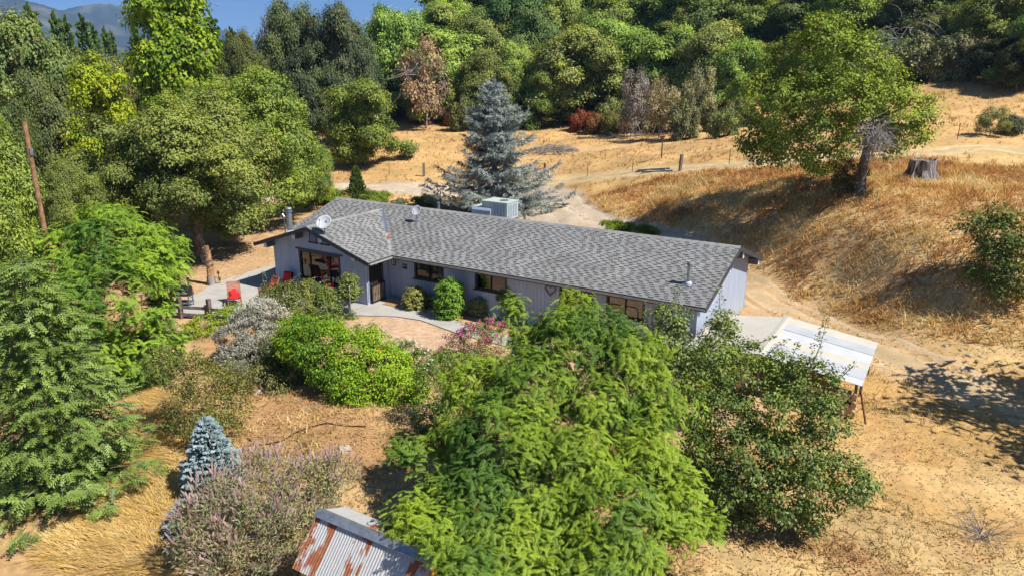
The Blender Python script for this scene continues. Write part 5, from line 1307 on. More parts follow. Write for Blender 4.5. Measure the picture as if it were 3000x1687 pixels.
# ------------------------------------------------------------------ blue cedar behind the house, young conifer by the drive
g = G(1450, 632); g = (g[0], g[1], float(hgt(g[0], g[1])))
Dc = math.hypot(g[0]-CAM[0], g[1]-CAM[1]); me, tr, R_, H_ = PR['cedar']; hc = at_dist(1412, 232, Dc)[2]-g[2]
tree_from('blue_cedar', 'blue-grey cedar behind the roof ridge', 'tree', g, .8, me, tr, (.36, .41, .40), (.92, .92, hc/H_))
place(1045, 66, 488, 26, 'spruce', (.16, .24, .04), 'small bright green young conifer beside the gravel drive', 'young_conifer', cy=540)
# ------------------------------------------------------------------ foreground conifers
g = G(195, 1430); Dg = math.hypot(g[0]-CAM[0], g[1]-CAM[1]); me, tr, R_, H_ = PR['fir']
tree_from('fir_tree', 'tall layered green fir in golden straw', 'tree', g, .4, me, tr, (.20, .29, .06), (.86, .86, (at_dist(140, 740, Dg)[2]-g[2])/H_))
g = G(630, 1440); Dg = math.hypot(g[0]-CAM[0], g[1]-CAM[1]); me, tr, R_, H_ = PR['spruce']
tree_from('blue_spruce', 'small silvery blue spruce behind the purple-tipped shrub', 'tree', g, 0, me, tr, (.46, .57, .60), (.80, .80, (at_dist(628, 1222, Dg)[2]-g[2])/H_))
g = G(545, 1560); tree_from('blue_spruce', 'low blue spruce half hidden under the purple-tipped shrub', 'tree', g, 2, me, tr, (.40, .50, .53), (.5, .5, .42))

# ------------------------------------------------------------------ pinnate-leaved trees
def pinnate_tree(name, label, base, lobes, color, seed, per, shoots, size, twigs, trunk_h=1.6, trunk_r=.16, m='leaf_bright', lean=(0, 0), nl=8):
    rng = np.random.default_rng(seed); P, N = lobe_clumps(rng, lobes, per, -.5, (.78, 1.06), .68)
    n = len(P)*shoots; i = np.repeat(np.arange(len(P)), shoots); ph = rng.uniform(0, 2*PI, n)
    ax = nrm(N*.8+np.array([0, 0, .55])+rng.normal(size=N.shape)*.3)[i]
    s1 = nrm(np.cross(ax, rng.normal(size=(n, 3)))); t = nrm(s1+ax*rng.uniform(-.1, .9, n)[:, None]+np.array([0, 0, -.05]))
    nn = nrm(ax+np.array([0, 0, .8])+rng.normal(size=(n, 3))*.25)
    pos = P[i]-ax*(rng.random(n)*.3)[:, None]+rng.normal(size=(n, 3))*np.array([.15, .15, .11])
    S = size*rng.uniform(.6, 1.2, n); tint = np.clip(.5+((fbm(P[:, 0]*.8+P[:, 2]*.5+3, P[:, 1]*.8-P[:, 2]*.4, 8, 3)-.5)*1.9)[i]+(rng.random(len(P))-.5)[i]*.45+(rng.random(n)-.5)*.4, 0, .98); tint = np.where(rng.random(n) < .004, 1.0, tint)
    a, b = n//2, n
    parts = [scatter(*pinnate(nl, .062, .33, .42), pos[:a], frames(nn[:a], t[:a]), S[:a], tint[:a]), scatter(*pinnate(nl, .06, .3, .2), pos[a:], frames(nn[a:], t[a:]), S[a:], tint[a:])]
    me = leaf_mesh(name+'_crown', parts, M[m]); tr = limb_mesh(name+'_trunk', rng, trunk_r, trunk_h, lobes, M['bark_grey'], P, lean=lean, ntip=twigs)
    tr_ = tree_from(name, label, 'tree', base, 0, me, tr, color, (1, 1, 1)); return tr_
def px_lobes(base, rows):
    D0 = math.hypot(base[0]-CAM[0], base[1]-CAM[1]); out = []
    for px, py, r, dd in rows:
        c = at_dist(px, py, D0+dd); k = float(np.dot(c-CAM, FW))/FPX; c = c-np.array(base); out.append((c[0], c[1], c[2], r*k))
    return out
b = ground_pt(17.0, -13.0)
rows = [(1690, 1010, 150, 2.0), (1690, 905, 62, 2.6), (1530, 1000, 90, 2.4), (1850, 1060, 120, 1.6), (1560, 1140, 150, .8), (1760, 1180, 160, .2), (1400, 1130, 105, 1.6), (1920, 1190, 110, .6), (1330, 1290, 100, .6), (1480, 1290, 150, -.5), (1690, 1340, 170, -1.2), (1880, 1330, 130, -.6), (1960, 1440, 105, -.9),
        (1300, 1420, 110, -1.0), (1215, 1530, 85, -2.6), (1420, 1470, 140, -1.9), (1600, 1510, 170, -2.3), (1800, 1500, 160, -2.0), (1980, 1540, 95, -1.6), (2060, 1530, 60, -1.2), (1360, 1620, 130, -2.9), (1560, 1660, 150, -3.2), (1760, 1650, 150, -3.0), (1500, 905, 40, 3.2), (1600, 960, 80, 2.6), (1790, 980, 80, 2.4), (1190, 1330, 60, -.3), (1400, 1540, 100, -3.0), (1480, 1620, 100, -3.6), (1400, 1440, 105, -2.0), (1330, 1540, 80, -2.8), (1530, 1560, 95, -3.0), (1310, 1625, 70, -4.3), (1370, 1670, 90, -4.6), (1265, 1570, 45, -4.0), (1900, 1620, 90, -2.4)]
rows = [(x, y, r*(.8+.22*math.sin(k*2.3)), dd) for k, (x, y, r, dd) in enumerate(rows)]
lobA = px_lobes(b, rows)
pinnate_tree('pistache_tree', 'large feathery yellow-green tree with long divided leaves before the house', b, lobA, (.215, .325, .04), 71, 105, 16, .235, 160, trunk_h=2.2, trunk_r=.2, nl=6)
b = (*[float(v) for v in at_dist(330, 900, 33)[:2]], 0); b = ground_pt(b[0], b[1])
rows = [(330, 720, 130, 0), (220, 760, 120, .5), (440, 760, 110, .3), (470, 800, 80, .3), (350, 860, 150, -1.5), (200, 880, 130, -1.0), (415, 915, 85, -1.2), (100, 820, 100, .8), (300, 660, 70, 1.2), (440, 990, 55, -.8), (420, 1010, 110, -1.8), (90, 940, 110, -.6), (250, 1000, 110, -2), (420, 1090, 70, -2.0)]
pinnate_tree('pistache_tree', 'bright green feathery tree with divided leaves left of the patio fence', b, px_lobes(b, rows), (.23, .37, .045), 72, 44, 13, .33, 80, trunk_h=1.8, trunk_r=.18, nl=6)

# ------------------------------------------------------------------ glossy fruit trees on the right
def leafy(name, label, cat, base, rows, color, seed, per, leaves, cr, size, tv, m, shoots=(), trunk_h=1.0, trunk_r=.1, bark='bark_grey', zmin=-.8, droop=.5, twigs=60, flat=.62, group=None, extra=None):
    rng = np.random.default_rng(seed); lobes = px_lobes(base, rows); P, N = lobe_clumps(rng, lobes, per, zmin, (.6, 1.05), .6)
    parts = [clump_leaves(rng, P, N, leaves, cr, size, *tv, droop=droop, flat=flat)]
    mb_ = None; D0 = math.hypot(base[0]-CAM[0], base[1]-CAM[1])
    if shoots:
        sp, st, sn_ = [], [], []; mb_ = MB()
        for px0, py0, px1, py1, dd, dens in shoots:
            a, b_ = at_dist(px0, py0, D0+dd)-np.array(base), at_dist(px1, py1, D0+dd)-np.array(base); l_ = np.linalg.norm(b_-a); n = int(l_*dens)
            mb_.tube([a, (a+b_)/2+rng.normal(size=3)*.04, b_], [.02, .012, .004], 4, cap=False)
            u = rng.random(n); ang = rng.uniform(0, 2*PI, n); d = nrm((b_-a)[None]); rad = np.stack([np.cos(ang), np.sin(ang), np.zeros(n)], -1)
            sp.append(a+(b_-a)*u[:, None]+rad*(.16*(1-u)+.02)[:, None]*rng.random(n)[:, None]*1.5); st.append(nrm(rad+d*.7)); sn_.append(nrm(np.array([0, 0, 1.])+rng.normal(size=(n, 3))*.5))
        sp, st, sn_ = np.concatenate(sp), np.concatenate(st), np.concatenate(sn_)
        parts.append(scatter(*tv, sp, frames(sn_, st), size*rng.uniform(.7, 1.1, len(sp)), np.minimum(rng.random(len(sp)), .97)))
    me = leaf_mesh(name+'_crown', parts, M[m]); tr = limb_mesh(name+'_trunk', rng, trunk_r, trunk_h, lobes, M[bark], P, ntip=twigs, sides=5)
    t = tree_from(name, label, cat, base, 0, me, tr, color, (1, 1, 1), group)
    if mb_: mb_.build('shoot', M['twig'], t)['kind'] = 'stuff'
    if extra:
        for nm, tv2, cnt, sz, col in extra:
            i = rng.integers(0, len(P), cnt); top_ = np.argsort(-(P[:, 2]+N[:, 2]*.5))[:max(8, len(P)//2)]; i = top_[rng.integers(0, len(top_), cnt)]
            pos = P[i]+N[i]*cr*.6+rng.normal(size=(cnt, 3))*cr*.35; f = frames(nrm(N[i]+rng.normal(size=(cnt, 3))*.6), rng.normal(size=(cnt, 3)))
            o = obj(nm, leaf_mesh(name+'_'+nm, [scatter(*tv2, pos, f, sz*rng.uniform(.6, 1.2, cnt), rng.random(cnt)*.98)], M['petal']), t); o.color = (*col, 1); o['kind'] = 'stuff'
    return t
b = tuple(G(2200, 1500))
leafy('pear_tree', 'glossy dark green fruit tree at the right of the feathery tree', 'tree', b,
      [(2200, 1150, 110, 1.2), (2290, 1220, 105, .8), (2120, 1230, 100, .8), (2380, 1130, 80, 1.2), (2330, 1330, 100, .2), (2200, 1350, 120, 0), (2080, 1340, 90, .4), (2450, 1400, 90, -.3), (2380, 1440, 85, -.5), (2520, 1430, 60, -.4), (2280, 1450, 85, -.8), (2150, 1450, 90, -.6), (2060, 1130, 80, 1.4), (2420, 1220, 70, .5), (2300, 1080, 60, 1.6), (2100, 1050, 60, 1.8), (2370, 1520, 50, -.6)],
      (.195, .27, .06), 81, 68, 41, .2, 0.103, oval(.27, .14), 'leaf_waxy', [(2370, 1090, 2425, 925, 1.2, 70), (2300, 1090, 2340, 1000, 1.4, 60), (2440, 1120, 2510, 1060, 1.2, 50), (2230, 1060, 2310, 990, 1.8, 50)], trunk_h=1.3, trunk_r=.12)
b2 = ground_pt(17.6, -6.2)
leafy('pear_tree', 'upright fruit tree with leafy leaders against the white end wall', 'tree', b2,
      [(1960, 1000, 60, 0), (1965, 930, 48, 0), (1950, 1060, 70, 0), (2110, 1010, 62, .6), (2120, 950, 42, .6), (2090, 1080, 70, .4), (2020, 1100, 80, -.3), (1940, 1130, 80, -.5), (2180, 1050, 50, .6)],
      (.215, .29, .065), 82, 73, 38, .19, 0.105, oval(.27, .14), 'leaf_waxy', [(1965, 930, 1990, 835, 0, 60), (2112, 930, 2110, 842, .6, 55), (1900, 1010, 1890, 880, .2, 45), (2040, 1000, 2070, 950, .2, 40), (2160, 1020, 2270, 985, .5, 60), (2130, 940, 2090, 905, .6, 40)], trunk_h=1.2, trunk_r=.1)
leafy('peach_tree', 'narrow long-leaved branch tree wedged between feathery and glossy trees', 'tree', ground_pt(19.5, -9.4), [(2030, 1200, 42, -.6), (2045, 1280, 40, -.8), (2020, 1150, 34, -.5)],
      (0.238, 0.350, 0.042), 83, 52, 20, .26, 0.190, oval(.14, .08), 'leaf_bright', trunk_h=.9, trunk_r=.06, droop=1.4, twigs=20)

# ------------------------------------------------------------------ hedge, garden shrubs and flowers
star = tmpl([[(0, 0, 0), (.5, .15, .1), (.2, .5, 0), (0, .4, 0)], [(0, 0, 0), (0, .4, 0), (-.2, .5, 0), (-.5, .15, .1)], [(0, 0, 0), (-.45, -.2, .1), (-.1, -.5, 0), (0, -.3, 0)], [(0, 0, 0), (0, -.3, 0), (.1, -.5, 0), (.45, -.2, .1)]])
b = tuple(G(1010, 1165)); b = (b[0], b[1]+.5, b[2])
leafy('trumpet_vine', 'bright green trumpet vine hedge with orange flowers sprawling over the fence', 'vine', b,
      [(950, 1010, 84, 1.2), (1030, 1040, 90, .8), (1110, 1080, 90, .2), (880, 980, 67, 1.8), (1000, 1100, 74, .0), (1080, 1140, 70, -.5), (1170, 1130, 81, -.5), (1210, 1190, 67, -.9), (1140, 1190, 50, -.9), (960, 1070, 62, .6), (1080, 1000, 56, 1.2), (1240, 1245, 51, -1.2), (1180, 1245, 45, -1.3), (900, 1030, 56, 1.0), (1020, 1150, 45, -.6), (860, 1010, 51, 1.5), (1150, 1060, 51, .6)],
      (.26, .42, .03), 91, 95, 52, .2, .088, oval(.3, .12), 'leaf_bright', trunk_h=.5, trunk_r=.06, bark='twig', twigs=90, extra=[('flowers', star, 46, .13, (.75, .10, .02))])
b = tuple(G(905, 1120)); leafy('rose_hedge', 'dark green straggling shrub in the shade between silver shrub and vine', 'shrub', (b[0], b[1]+.6, b[2]), [(880, 1060, 64, .6), (825, 1030, 62, 1.2), (930, 1110, 52, -.2), (850, 1110, 46, .2), (800, 1080, 44, .8), (980, 1140, 44, -.5)], (0.140, 0.189, 0.042), 92, 73, 40, .2, 0.100, oval(.26, .12), 'leaf', trunk_h=.4, trunk_r=.05, bark='twig', twigs=60)
b = ground_pt(10.6, -10.0); leafy('garden_shrub', 'dark leafy shrub wedged between the vine hedge and the feathery tree', 'shrub', b, [(1260, 1110, 48, .4), (1290, 1170, 55, 0), (1250, 1215, 46, -.4), (1300, 1060, 40, .8), (1310, 1240, 46, -.6), (1270, 1270, 40, -.9)], (.15, .22, .045), 99, 80, 34, .18, .085, oval(.3, .12), 'leaf', trunk_h=.4, trunk_r=.05, bark='twig', twigs=60)
b = tuple(G(770, 1150)); leafy('garden_shrub', 'grey-green low shrub downslope of the silver shrub', 'shrub', b, [(760, 1110, 46, .2), (810, 1130, 42, 0), (710, 1100, 42, .4), (860, 1150, 38, -.1), (670, 1080, 40, .8)], (.22, .235, .085), 131, 70, 34, .17, .08, oval(.26, .12), 'leaf', trunk_h=.2, trunk_r=.04, bark='twig', twigs=60)
b = tuple(G(725, 1085)); leafy('silver_shrub', 'silvery grey sage shrub beside the patio rail fence', 'shrub', (b[0], b[1]+.9, b[2]), [(740, 960, 66, .3), (690, 1000, 56, .0), (790, 940, 56, .5), (720, 1050, 60, -.6), (790, 1010, 56, -.2), (770, 900, 36, .8), (670, 1050, 36, -.4)], (0.486, 0.459, 0.365), 93, 102, 81, .15, 0.086, rhomb(.2, .05), 'needle', trunk_h=.3, trunk_r=.05, bark='twig', twigs=110, droop=-.8, flat=.4)
b = tuple(G(880, 980)); leafy('garden_shrub', 'tall loose olive-green shrub hiding the patio chairs', 'shrub', (b[0], b[1]+.5, b[2]), [(880, 900, 55, .5), (840, 870, 45, .8), (830, 930, 48, .2), (900, 960, 50, -.3), (790, 860, 32, .9), (900, 850, 30, 1.0)], (0.231, 0.259, 0.070), 94, 120, 44, .17, 0.089, oval(.28, .12), 'leaf', [(830, 850, 880, 800, .8, 40), (780, 850, 770, 790, 1.0, 36), (900, 840, 960, 820, 1.0, 36)], trunk_h=.3, trunk_r=.05, bark='twig', extra=[('flowers', star, 14, .1, (.8, .10, .06))])
b = tuple(G(960, 965)); leafy('garden_shrub', 'dense dark green shrub in front of the picture window', 'shrub', (b[0], b[1]+.3, b[2]), [(945, 870, 40, .3), (960, 910, 46, 0), (930, 930, 44, -.2), (970, 945, 34, -.2), (935, 965, 40, -.6)], (0.182, 0.252, 0.049), 95, 132, 43, .15, 0.084, oval(.3, .12), 'leaf_waxy', trunk_h=.3, trunk_r=.05, bark='twig')
b = tuple(G(585, 985)); leafy('lime_shrub', 'lime green low shrub below the rail fence', 'shrub', b, [(600, 955, 40, .2), (560, 975, 34, 0), (650, 935, 34, .6), (690, 905, 28, 1.2), (520, 990, 30, 0), (500, 1030, 40, -.8)], (0.300, 0.425, 0.025), 96, 92, 41, .15, 0.084, oval(.25, .12), 'leaf_bright', trunk_h=.15, trunk_r=.03, bark='twig', twigs=20)
b = tuple(G(615, 1290)); leafy('olive_shrub', 'thin open olive shrub behind the blue spruce', 'shrub', b, [(610, 1130, 75, .6), (560, 1210, 70, .2), (660, 1210, 70, .2), (520, 1110, 50, .9), (690, 1150, 45, .6), (600, 1250, 60, -.2), (470, 1060, 45, 1.4), (560, 1060, 45, 1.3)], (0.231, 0.231, 0.063), 97, 102, 28, .2, 0.085, oval(.25, .12), 'leaf', trunk_h=.4, trunk_r=.05, bark='twig', twigs=120, flat=.4)
# purple-tipped chaste shrub
rng = np.random.default_rng(98); b = np.array(G(760, 1665)); b = np.array([b[0]+.1, b[1]+.9, b[2]])
lobv = px_lobes(b, [(760, 1440, 120, .8), (640, 1500, 110, .3), (900, 1430, 95, .9), (760, 1560, 150, -.4), (600, 1600, 90, -.4), (880, 1540, 100, .1), (700, 1650, 110, -1.0), (980, 1390, 60, 1.4), (820, 1650, 90, -.9), (560, 1540, 60, 0)])
P, N = lobe_clumps(rng, lobv, 66, -.7, (.55, 1.0), .6)
lv = clump_leaves(rng, P, N, 56, .2, .105, *rhomb(.14, .03), droop=-.5, flat=.35)
vt = thing('chaste_shrub', 'sprawling shrub with faded purple flower spikes beside the tin shed', 'shrub', b)
o = obj('foliage', leaf_mesh('chaste_leaf', [lv], M['leaf']), vt); o.color = (.34, .34, .17, 1)
obj('stem', limb_mesh('chaste_stem', rng, .06, .3, lobv, M['twig'], P, ntip=160, sides=5), vt)
keep = N[:, 2] > -.15; i = np.repeat(np.where(keep)[0], 7); n = len(i); ax = nrm(N[i]*.6+np.array([0, 0, .75])+rng.normal(size=(n, 3))*.3)
sp = scatter(*bristle(3, .075), P[i]+rng.normal(size=(n, 3))*.12+ax*.08, frames(np.cross(ax, rng.normal(size=(n, 3))), ax), rng.uniform(.16, .3, n), rng.random(n)*.98)
o = obj('flower_spikes', leaf_mesh('chaste_spike', [sp], M['petal']), vt); o.color = (.66, .50, .50, 1); o['kind'] = 'stuff'
# crape myrtle, white roses, rounded foundation shrubs, clipped standard trees
b = tuple(G(1390, 1075)); leafy('crape_myrtle', 'crape myrtle with pink flower plumes beside the walkway', 'shrub', (b[0], b[1]+.4, b[2]), [(1390, 985, 48, .4), (1440, 970, 42, .6), (1340, 1010, 42, .2), (1310, 1045, 36, 0), (1430, 1040, 44, 0), (1350, 1090, 42, -.5)], (0.224, 0.266, 0.070), 101, 74, 32, .16, 0.085, oval(.28, .1), 'leaf', trunk_h=.4, trunk_r=.05, bark='twig', twigs=60, extra=[('flowers', star, 900, .085, (.62, .10, .36))])
b = tuple(G(1215, 1090)); leafy('rose_bush', 'bush with white flower heads beside the crape myrtle', 'shrub', (b[0], b[1]+.2, b[2]), [(1200, 1030, 30, .2), (1240, 1050, 36, 0), (1170, 1010, 22, .5), (1270, 1080, 36, -.2), (1230, 1100, 36, -.4)], (0.154, 0.224, 0.049), 102, 112, 34, .14, 0.075, oval(.28, .1), 'leaf', trunk_h=.3, trunk_r=.04, bark='twig', extra=[('flowers', star, 260, .09, (.85, .83, .8))])
for px, py, rows, col, lb, sd, pr_ in ((1218, 905, [(1218, 865, 30, 0), (1205, 880, 26, -.2), (1236, 878, 28, .1), (1222, 895, 26, -.2)], (.22, .23, .065), 'clipped pale olive shrub under the first front window', 103, 70), (1318, 930, [(1318, 850, 38, .1), (1316, 880, 42, 0), (1322, 905, 36, -.1), (1298, 918, 22, -.3)], (.14, .27, .025), 'clipped bright green rounded shrub between the front windows', 104, 74), (1405, 925, [(1404, 890, 24, 0), (1398, 905, 22, 0), (1412, 908, 20, 0)], (.20, .22, .09), 'small grey-green clipped shrub under the second front window', 105, 80)):
    b = tuple(G(px, py)); leafy('round_shrub', lb, 'shrub', b, rows, tuple(c*1.35 for c in col), sd, pr_*4, 46, .1, .078, oval(.34, .1), 'leaf_waxy', trunk_h=.25, trunk_r=.04, bark='twig', twigs=20)
b = tuple(G(1025, 922)); leafy('standard_tree', 'small clipped tree with bare multiple stems by the chain-link gate', 'tree', b, [(1022, 825, 26, 0), (1034, 845, 26, .1), (1012, 848, 24, -.1), (1026, 862, 20, 0)], (0.217, 0.280, 0.070), 106, 307, 42, .1, 0.075, oval(.32, .1), 'leaf_waxy', trunk_h=1.25, trunk_r=.06, twigs=20)
b = tuple(G(1490, 935)); leafy('standard_tree', 'small clipped tree on bare stems beside the crape myrtle against the siding', 'tree', b, [(1490, 860, 26, 0), (1478, 872, 22, -.1), (1505, 866, 24, .1), (1492, 882, 18, 0)], (0.210, 0.280, 0.084), 107, 307, 42, .1, 0.075, oval(.32, .1), 'leaf_waxy', trunk_h=.9, trunk_r=.05, twigs=20)
b = tuple(G(1030, 935)); leafy('ground_plant', 'small green plant round the clipped tree base', 'plant', b, [(1030, 925, 16, 0), (1040, 930, 12, 0), (1018, 932, 10, -.1)], (.15, .23, .04), 108, 240, 24, .08, .06, oval(.3, .1), 'leaf', trunk_h=.08, trunk_r=.015, bark='twig', twigs=6)
for i, (px, py) in enumerate(((1240, 918), (1262, 925), (1345, 948), (1360, 955))):
    b = tuple(G(px, py)); leafy('heather_plant', 'tiny reddish plant in the bed between the clipped shrubs', 'plant', b, [(px, py-8, 10, 0), (px+8, py-6, 8, 0)], (.36, .14, .10), 110+i, 90, 22, .07, .05, rhomb(.2, .05), 'leaf', trunk_h=.05, trunk_r=.012, bark='twig', twigs=4, group='reddish bedding plants')
# low greenery behind the house, by the drive
brush([(960, 595, 60, 560, 'shrub', (.22, .30, .03)), (1040, 590, 50, 568, 'shrub', (.30, .25, .07)), (1100, 600, 50, 577, 'shrub', (.19, .26, .035)), (900, 600, 46, 560, 'shrub', (.17, .24, .035)), (1250, 605, 45, 585, 'shrub', (.2, .27, .03)), (1170, 606, 26, 583, 'shrub', (.2, .23, .13))], 'low bright green ground shrub along the drive behind the roof', 'low_shrub', 'low shrubs behind the roof')
brush([(1810, 686, 52, 650, 'shrub', (.22, .27, .025)), (1880, 692, 44, 660, 'shrub', (.24, .26, .025))], 'low yellow-green shrub behind the roof at the foot of the bank', 'low_shrub', 'yellow-green shrubs behind the roof')
b = tuple(G(2950, 860)); leafy('thorn_bush', 'dark green thorny bush on the dry grassy bank', 'shrub', b, [(2930, 700, 70, .4), (2900, 780, 70, -.2), (2980, 740, 80, .2), (2960, 820, 66, -.5), (2850, 660, 40, .8), (2940, 630, 40, 1.0), (3000, 680, 60, .6)], (0.175, 0.217, 0.049), 120, 32, 52, .32, 0.130, oval(.3, .1), 'leaf', [(2850, 650, 2790, 640, .8, 30), (2940, 620, 2950, 590, 1.0, 30), (2870, 760, 2790, 780, -.2, 30)], trunk_h=.5, trunk_r=.06, bark='twig', twigs=110)
b = tuple(G(2870, 1575)); rg = np.random.default_rng(77); mb = MB()
for i in range(70):
    a = rg.random()*6.28; d = V3((math.cos(a)*.2, math.sin(a)*.2, .22*rg.random()+.05)); pts = [V3((rg.normal()*.1, rg.normal()*.1, 0))]
    for j in range(4): d += V3((rg.normal()*.06, rg.normal()*.06, rg.normal()*.07-.05)); q = pts[-1]+d; q.z = max(q.z, .02); pts.append(q)
    mb.tube(pts, [.012, .009, .007, .005, .002], 4, cap=False)
tag(mb.build('dead_weed', M['twig'], None, loc=b), 'tangle of grey dead weed in the lower right yard', 'weed')

# ------------------------------------------------------------------ dry grass, straw and leaf litter
def blades(n, xr, yr, dens_f, length, width, lean, cols, seed, name, label, flow=None, zoff=-.02, tufts=5):
    rng = np.random.default_rng(seed); x = rng.uniform(*xr, n); y = rng.uniform(*yr, n); k = rng.random(n) < dens_f(x, y); x, y = x[k], y[k]
    x = np.repeat(x, tufts)+rng.normal(size=len(x)*tufts)*length*.16; y = np.repeat(y, tufts)+rng.normal(size=len(y)*tufts)*length*.16; n = len(x)
    hs = .25+1.5*fbm(x*.6, y*.6, seed)**1.3
    l_ = length*rng.uniform(.5, 1.25, n)*hs; a = rng.uniform(0, 2*PI, n)
    if flow is not None: a = flow(x, y)+rng.normal(size=n)*.35
    else: a = a+(fbm(x*.8, y*.8, seed+3)*6)*.3
    ln_ = lean*rng.uniform(.5, 1.4, n) if flow is None else rng.uniform(.9, .99, n); hx, hy = np.cos(a), np.sin(a); z = hgt(x, y)+zoff
    w = width*rng.uniform(.6, 1.3, n); wa = rng.uniform(0, 2*PI, n) if flow is None else a+PI/2+rng.normal(size=n)*.5
    px, py = np.cos(wa)*w, np.sin(wa)*w; up_ = np.sqrt(np.maximum(.04, 1-np.minimum(ln_, .98)**2))
    B = np.stack([x, y, z], -1); side = np.stack([px, py, np.zeros(n)], -1)
    mid = B+np.stack([hx*ln_*l_*.4, hy*ln_*l_*.4, up_*l_*.6], -1); tip = B+np.stack([hx*ln_*l_, hy*ln_*l_, up_*l_*.9], -1)
    V = np.stack([B-side, B+side, mid+side*.8, tip, mid-side*.8], 1).reshape(-1, 3)
    I = np.arange(n)[:, None]*5; Q = I+np.array([[0, 1, 2, 4]]); T = I+np.array([[4, 2, 3]])
    c = np.array(cols); t = np.clip(fbm(x*.55, y*.55, seed+7)*2.2-.62+rng.normal(size=n)*.2, 0, .999)*(len(c)-1); i0 = t.astype(int); f = (t-i0)[:, None]
    col = (c[i0]*(1-f)+c[np.minimum(i0+1, len(c)-1)]*f)*rng.uniform(.8, 1.2, n)[:, None]
    me = np_mesh(name, V, Q, T, mats=[M['grass']]); cattr(me, 'col', np.repeat(col, 5, 0)); return tag(obj(name, me), label, 'grass', kind='stuff')
GOLD = [(.80, .62, .31), (.74, .52, .20), (.68, .41, .13), (.60, .30, .10), (.44, .24, .11)]
def vis(x, y, ang=.74):
    d = np.stack([x-CAM[0], y-CAM[1]], -1); c = (d@FW[:2])/(np.linalg.norm(d, axis=-1)*np.linalg.norm(FW[:2])+1e-9); return c > math.cos(ang)
def near_bank(x, y):
    m = tall_mask(x, y)*vis(x, y)*(y > 6.5)*(np.hypot(x-CAM[0], y-CAM[1]) < 60)
    return np.clip(m*1.6-.3, 0, 1)*(.7+.3*sstep(.3, .55, fbm(x*.6, y*.6, 55)))*((x > -4)|(y > 26))
blades(52000, (-5, 46), (7, 34), near_bank, .58, .02, .85, GOLD, 201, 'dry_grass', 'tall golden dry grass covering the bank behind the house', tufts=4)
def mid_field(x, y):
    D = np.hypot(x-CAM[0], y-CAM[1]); return np.clip(tall_mask(x, y)*1.5-.4, 0, 1)*vis(x, y)*(D > 54)*(D < 112)*(.3+.7*sstep(.35, .6, fbm(x*.3, y*.3, 57)))*((x > -48)|(y > 40))*(y > 14)
blades(30000, (-95, 60), (14, 95), mid_field, .42, .024, .6, [(.60, .42, .19), (.54, .33, .13), (.5, .28, .10), (.36, .19, .08)], 202, 'field_grass', 'short dry grass over the field below the wood', tufts=4)
def straw_flow(x, y): return -2.3+2.2*(fbm(x*.35, y*.35, 60)-.5)*2+.3*np.sin(y*.8)
sp_ = np.array(straw); sx0, sx1, sy0, sy1 = sp_[:, 0].min(), sp_[:, 0].max(), sp_[:, 1].min(), sp_[:, 1].max()
blades(9000, (sx0, sx1), (sy0, sy1), lambda x, y: in_poly(x, y, straw)*1.0, .62, .011, .97, [(.82, .65, .32), (.74, .54, .2), (.64, .40, .10), (.76, .58, .28), (.56, .36, .13)], 203, 'straw', 'long combed golden straw lying between the fir and the purple shrub', flow=straw_flow, tufts=7)
def front_short(x, y):
    m = (y < -7)*(1-in_poly(x, y, straw))*vis(x, y)
    return m*np.where(x > 17, .5+.5*sstep(.35, .55, fbm(x*.9, y*.9, 63)), .12+.88*sstep(.44, .6, fbm(x*.7, y*.7, 63)))
blades(30000, (-14, 34), (-24, -6.5), front_short, .3, .018, .93, [(.78, .62, .34), (.70, .53, .25), (.62, .44, .18), (.36, .32, .12), (.56, .35, .17)], 204, 'short_grass', 'short dry lawn grass in the lower yard', tufts=4)
def east_short(x, y):
    m = (x > 17.5)*(y > -7.5)*(y < 10)*vis(x, y)*(1-zone_masks(x, y)['east']*.75); return m*(.2+.8*sstep(.45, .62, fbm(x*.6, y*.6, 66)))
blades(9000, (17.5, 40), (-7.5, 10), east_short, .25, .016, .9, [(.76, .60, .33), (.64, .48, .24), (.36, .31, .11), (.60, .44, .22)], 205, 'yard_grass', 'sparse short dry grass beside the dirt road', tufts=5)
def litter(n, xr, yr, f, size, cols, seed, label):
    rng = np.random.default_rng(seed); x = rng.uniform(*xr, n); y = rng.uniform(*yr, n); k = rng.random(n) < f(x, y); x, y = x[k], y[k]; n = len(x)
    P = np.stack([x, y, hgt(x, y)+.006+rng.random(n)*.012], -1); N_ = nrm(np.array([0, 0, 1.])+rng.normal(size=(n, 3))*.16)
    V, Q, v = scatter(*rhomb(.3, .1), P, frames(N_, rng.normal(size=(n, 3))), size*rng.uniform(.6, 1.3, n), None, rng)
    me = np_mesh('leaf_litter', V, Q, mats=[M['grass']]); c = np.array(cols)[rng.integers(0, len(cols), n)]*rng.uniform(.7, 1.2, n)[:, None]; cattr(me, 'col', np.repeat(c, 4, 0)); tag(obj('leaf_litter', me), label, 'leaves', kind='stuff')
LC = [(.46, .25, .12), (.54, .36, .2), (.38, .19, .09), (.6, .46, .3), (.3, .15, .08)]
litter(26000, (-1, 16), (-16, -8), lambda x, y: (.25+.75*sstep(.4, .6, fbm(x*.8, y*.8, 70)))*in_poly(x, y, slope_front+[]), .075, LC, 206, 'fallen brown leaves on the bare slope below the vine hedge')
litter(36000, (14, 30), (-20, -7), lambda x, y: (.02+.98*sstep(.5, .63, fbm(x*.6+4, y*.6, 79))), .07, LC, 207, 'fallen reddish leaves in the lower yard')
litter(5000, (-24, -9), (-4, 12), lambda x, y: .2+.8*sstep(.45, .6, fbm(x*.5, y*.5, 83)), .09, LC, 208, 'fallen leaves on dirt under the oaks left of the house')

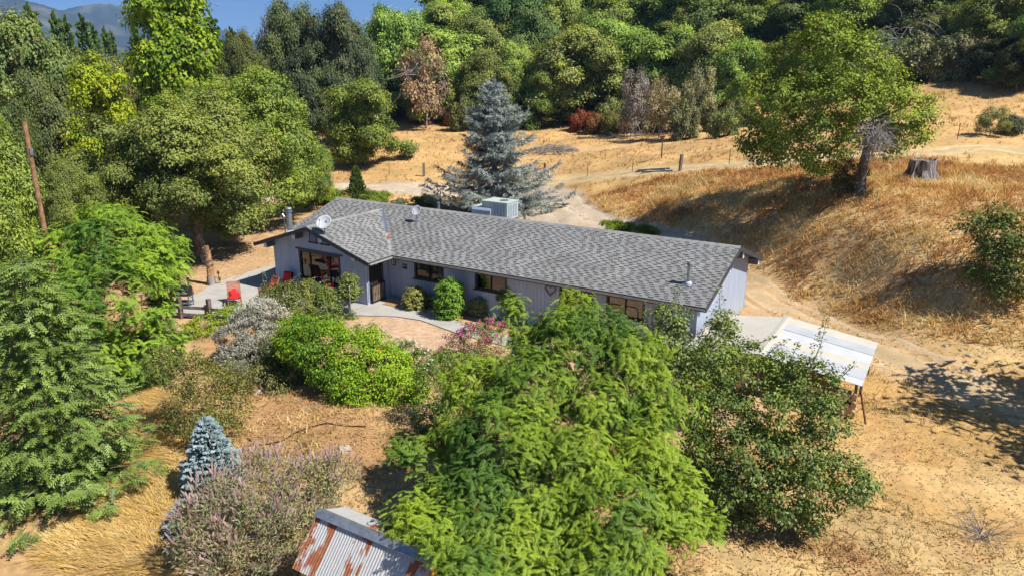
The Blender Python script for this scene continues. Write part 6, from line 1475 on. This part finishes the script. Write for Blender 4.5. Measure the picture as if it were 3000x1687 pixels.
litter(90000, (8, 42), (-22, 12), lambda x, y: vis(x, y)*(y < 13-.2*x+6)*((x > 17.4)|(y < -7.5))*(.25+.75*sstep(.42, .6, fbm(x*.9, y*.9, 85))), .075, [(.66, .5, .27), (.58, .42, .2), (.72, .58, .36), (.50, .35, .18), (.42, .29, .15), (.40, .34, .15)], 209, 'straw bits and dry stems over the bare ground')
# ------------------------------------------------------------------ mountains and the air in front of them
def mountain(name, prof, D0, D1, zbase, seed):
    pxs = np.linspace(prof[0][0], prof[-1][0], 220); pys = np.interp(pxs, [p[0] for p in prof], [p[1] for p in prof]); rows = 26; V = []
    for j in range(rows):
        t = j/(rows-1)*1.35; D = D0+(D1-D0)*t
        for px, py in zip(pxs, pys):
            top = at_dist(px, py, D1)[2]; c = at_dist(px, py, D); s = t if t <= 1 else max(0, 1-(t-1)*2.0)
            rid = fbm(px*.012+t*1.2, t*2.2, seed, 5)-.5; z = zbase+(top-zbase)*(s**1.15)+rid*(top-zbase)*.42*math.sin(PI*min(1, t))*1.0
            if abs(t-1) < .03: z += (fbm(px*.09, 3.0, seed+2, 3)-.5)*(top-zbase)*.03
            V.append((c[0], c[1], z))
    V = np.array(V); I = np.arange(rows*220).reshape(rows, 220); Q = np.stack([I[:-1, :-1], I[:-1, 1:], I[1:, 1:], I[1:, :-1]], -1).reshape(-1, 4)
    tag(obj(name, np_mesh(name, V, Q, mats=[M['mountain']], smooth=True)), kind='structure')
mountain('mountain', [(-700, -60), (-300, -70), (-60, -20), (60, -6), (130, 8), (190, 30), (260, 50), (420, 95), (560, 130), (800, 170)], 3300, 4300, -60, 301)
mountain('mountain', [(-200, 60), (120, 40), (190, 24), (235, 10), (290, 3), (340, 8), (400, 12), (450, 20), (520, 48), (580, 64), (640, 80), (690, 100), (760, 118), (900, 125), (1200, 128), (1800, 110)], 4200, 5200, -60, 302)
x0, x1, y0, y1 = -6400, 6400, -6400, 6400
hz, ht, HN, HL = nt('haze_air')
ho = node(HN, 'ShaderNodeOutputMaterial'); pv = node(HN, 'ShaderNodeVolumePrincipled')
pv.inputs['Color'].default_value = (.33, .60, 1.0, 1); pv.inputs['Density'].default_value = 1.7e-4; pv.inputs['Anisotropy'].default_value = .1
HL.new(pv.outputs[0], ho.inputs['Volume'])
tag(MB().box(-6600, 6600, -6600, 6600, -75, 700).build('haze', hz), kind='stuff')
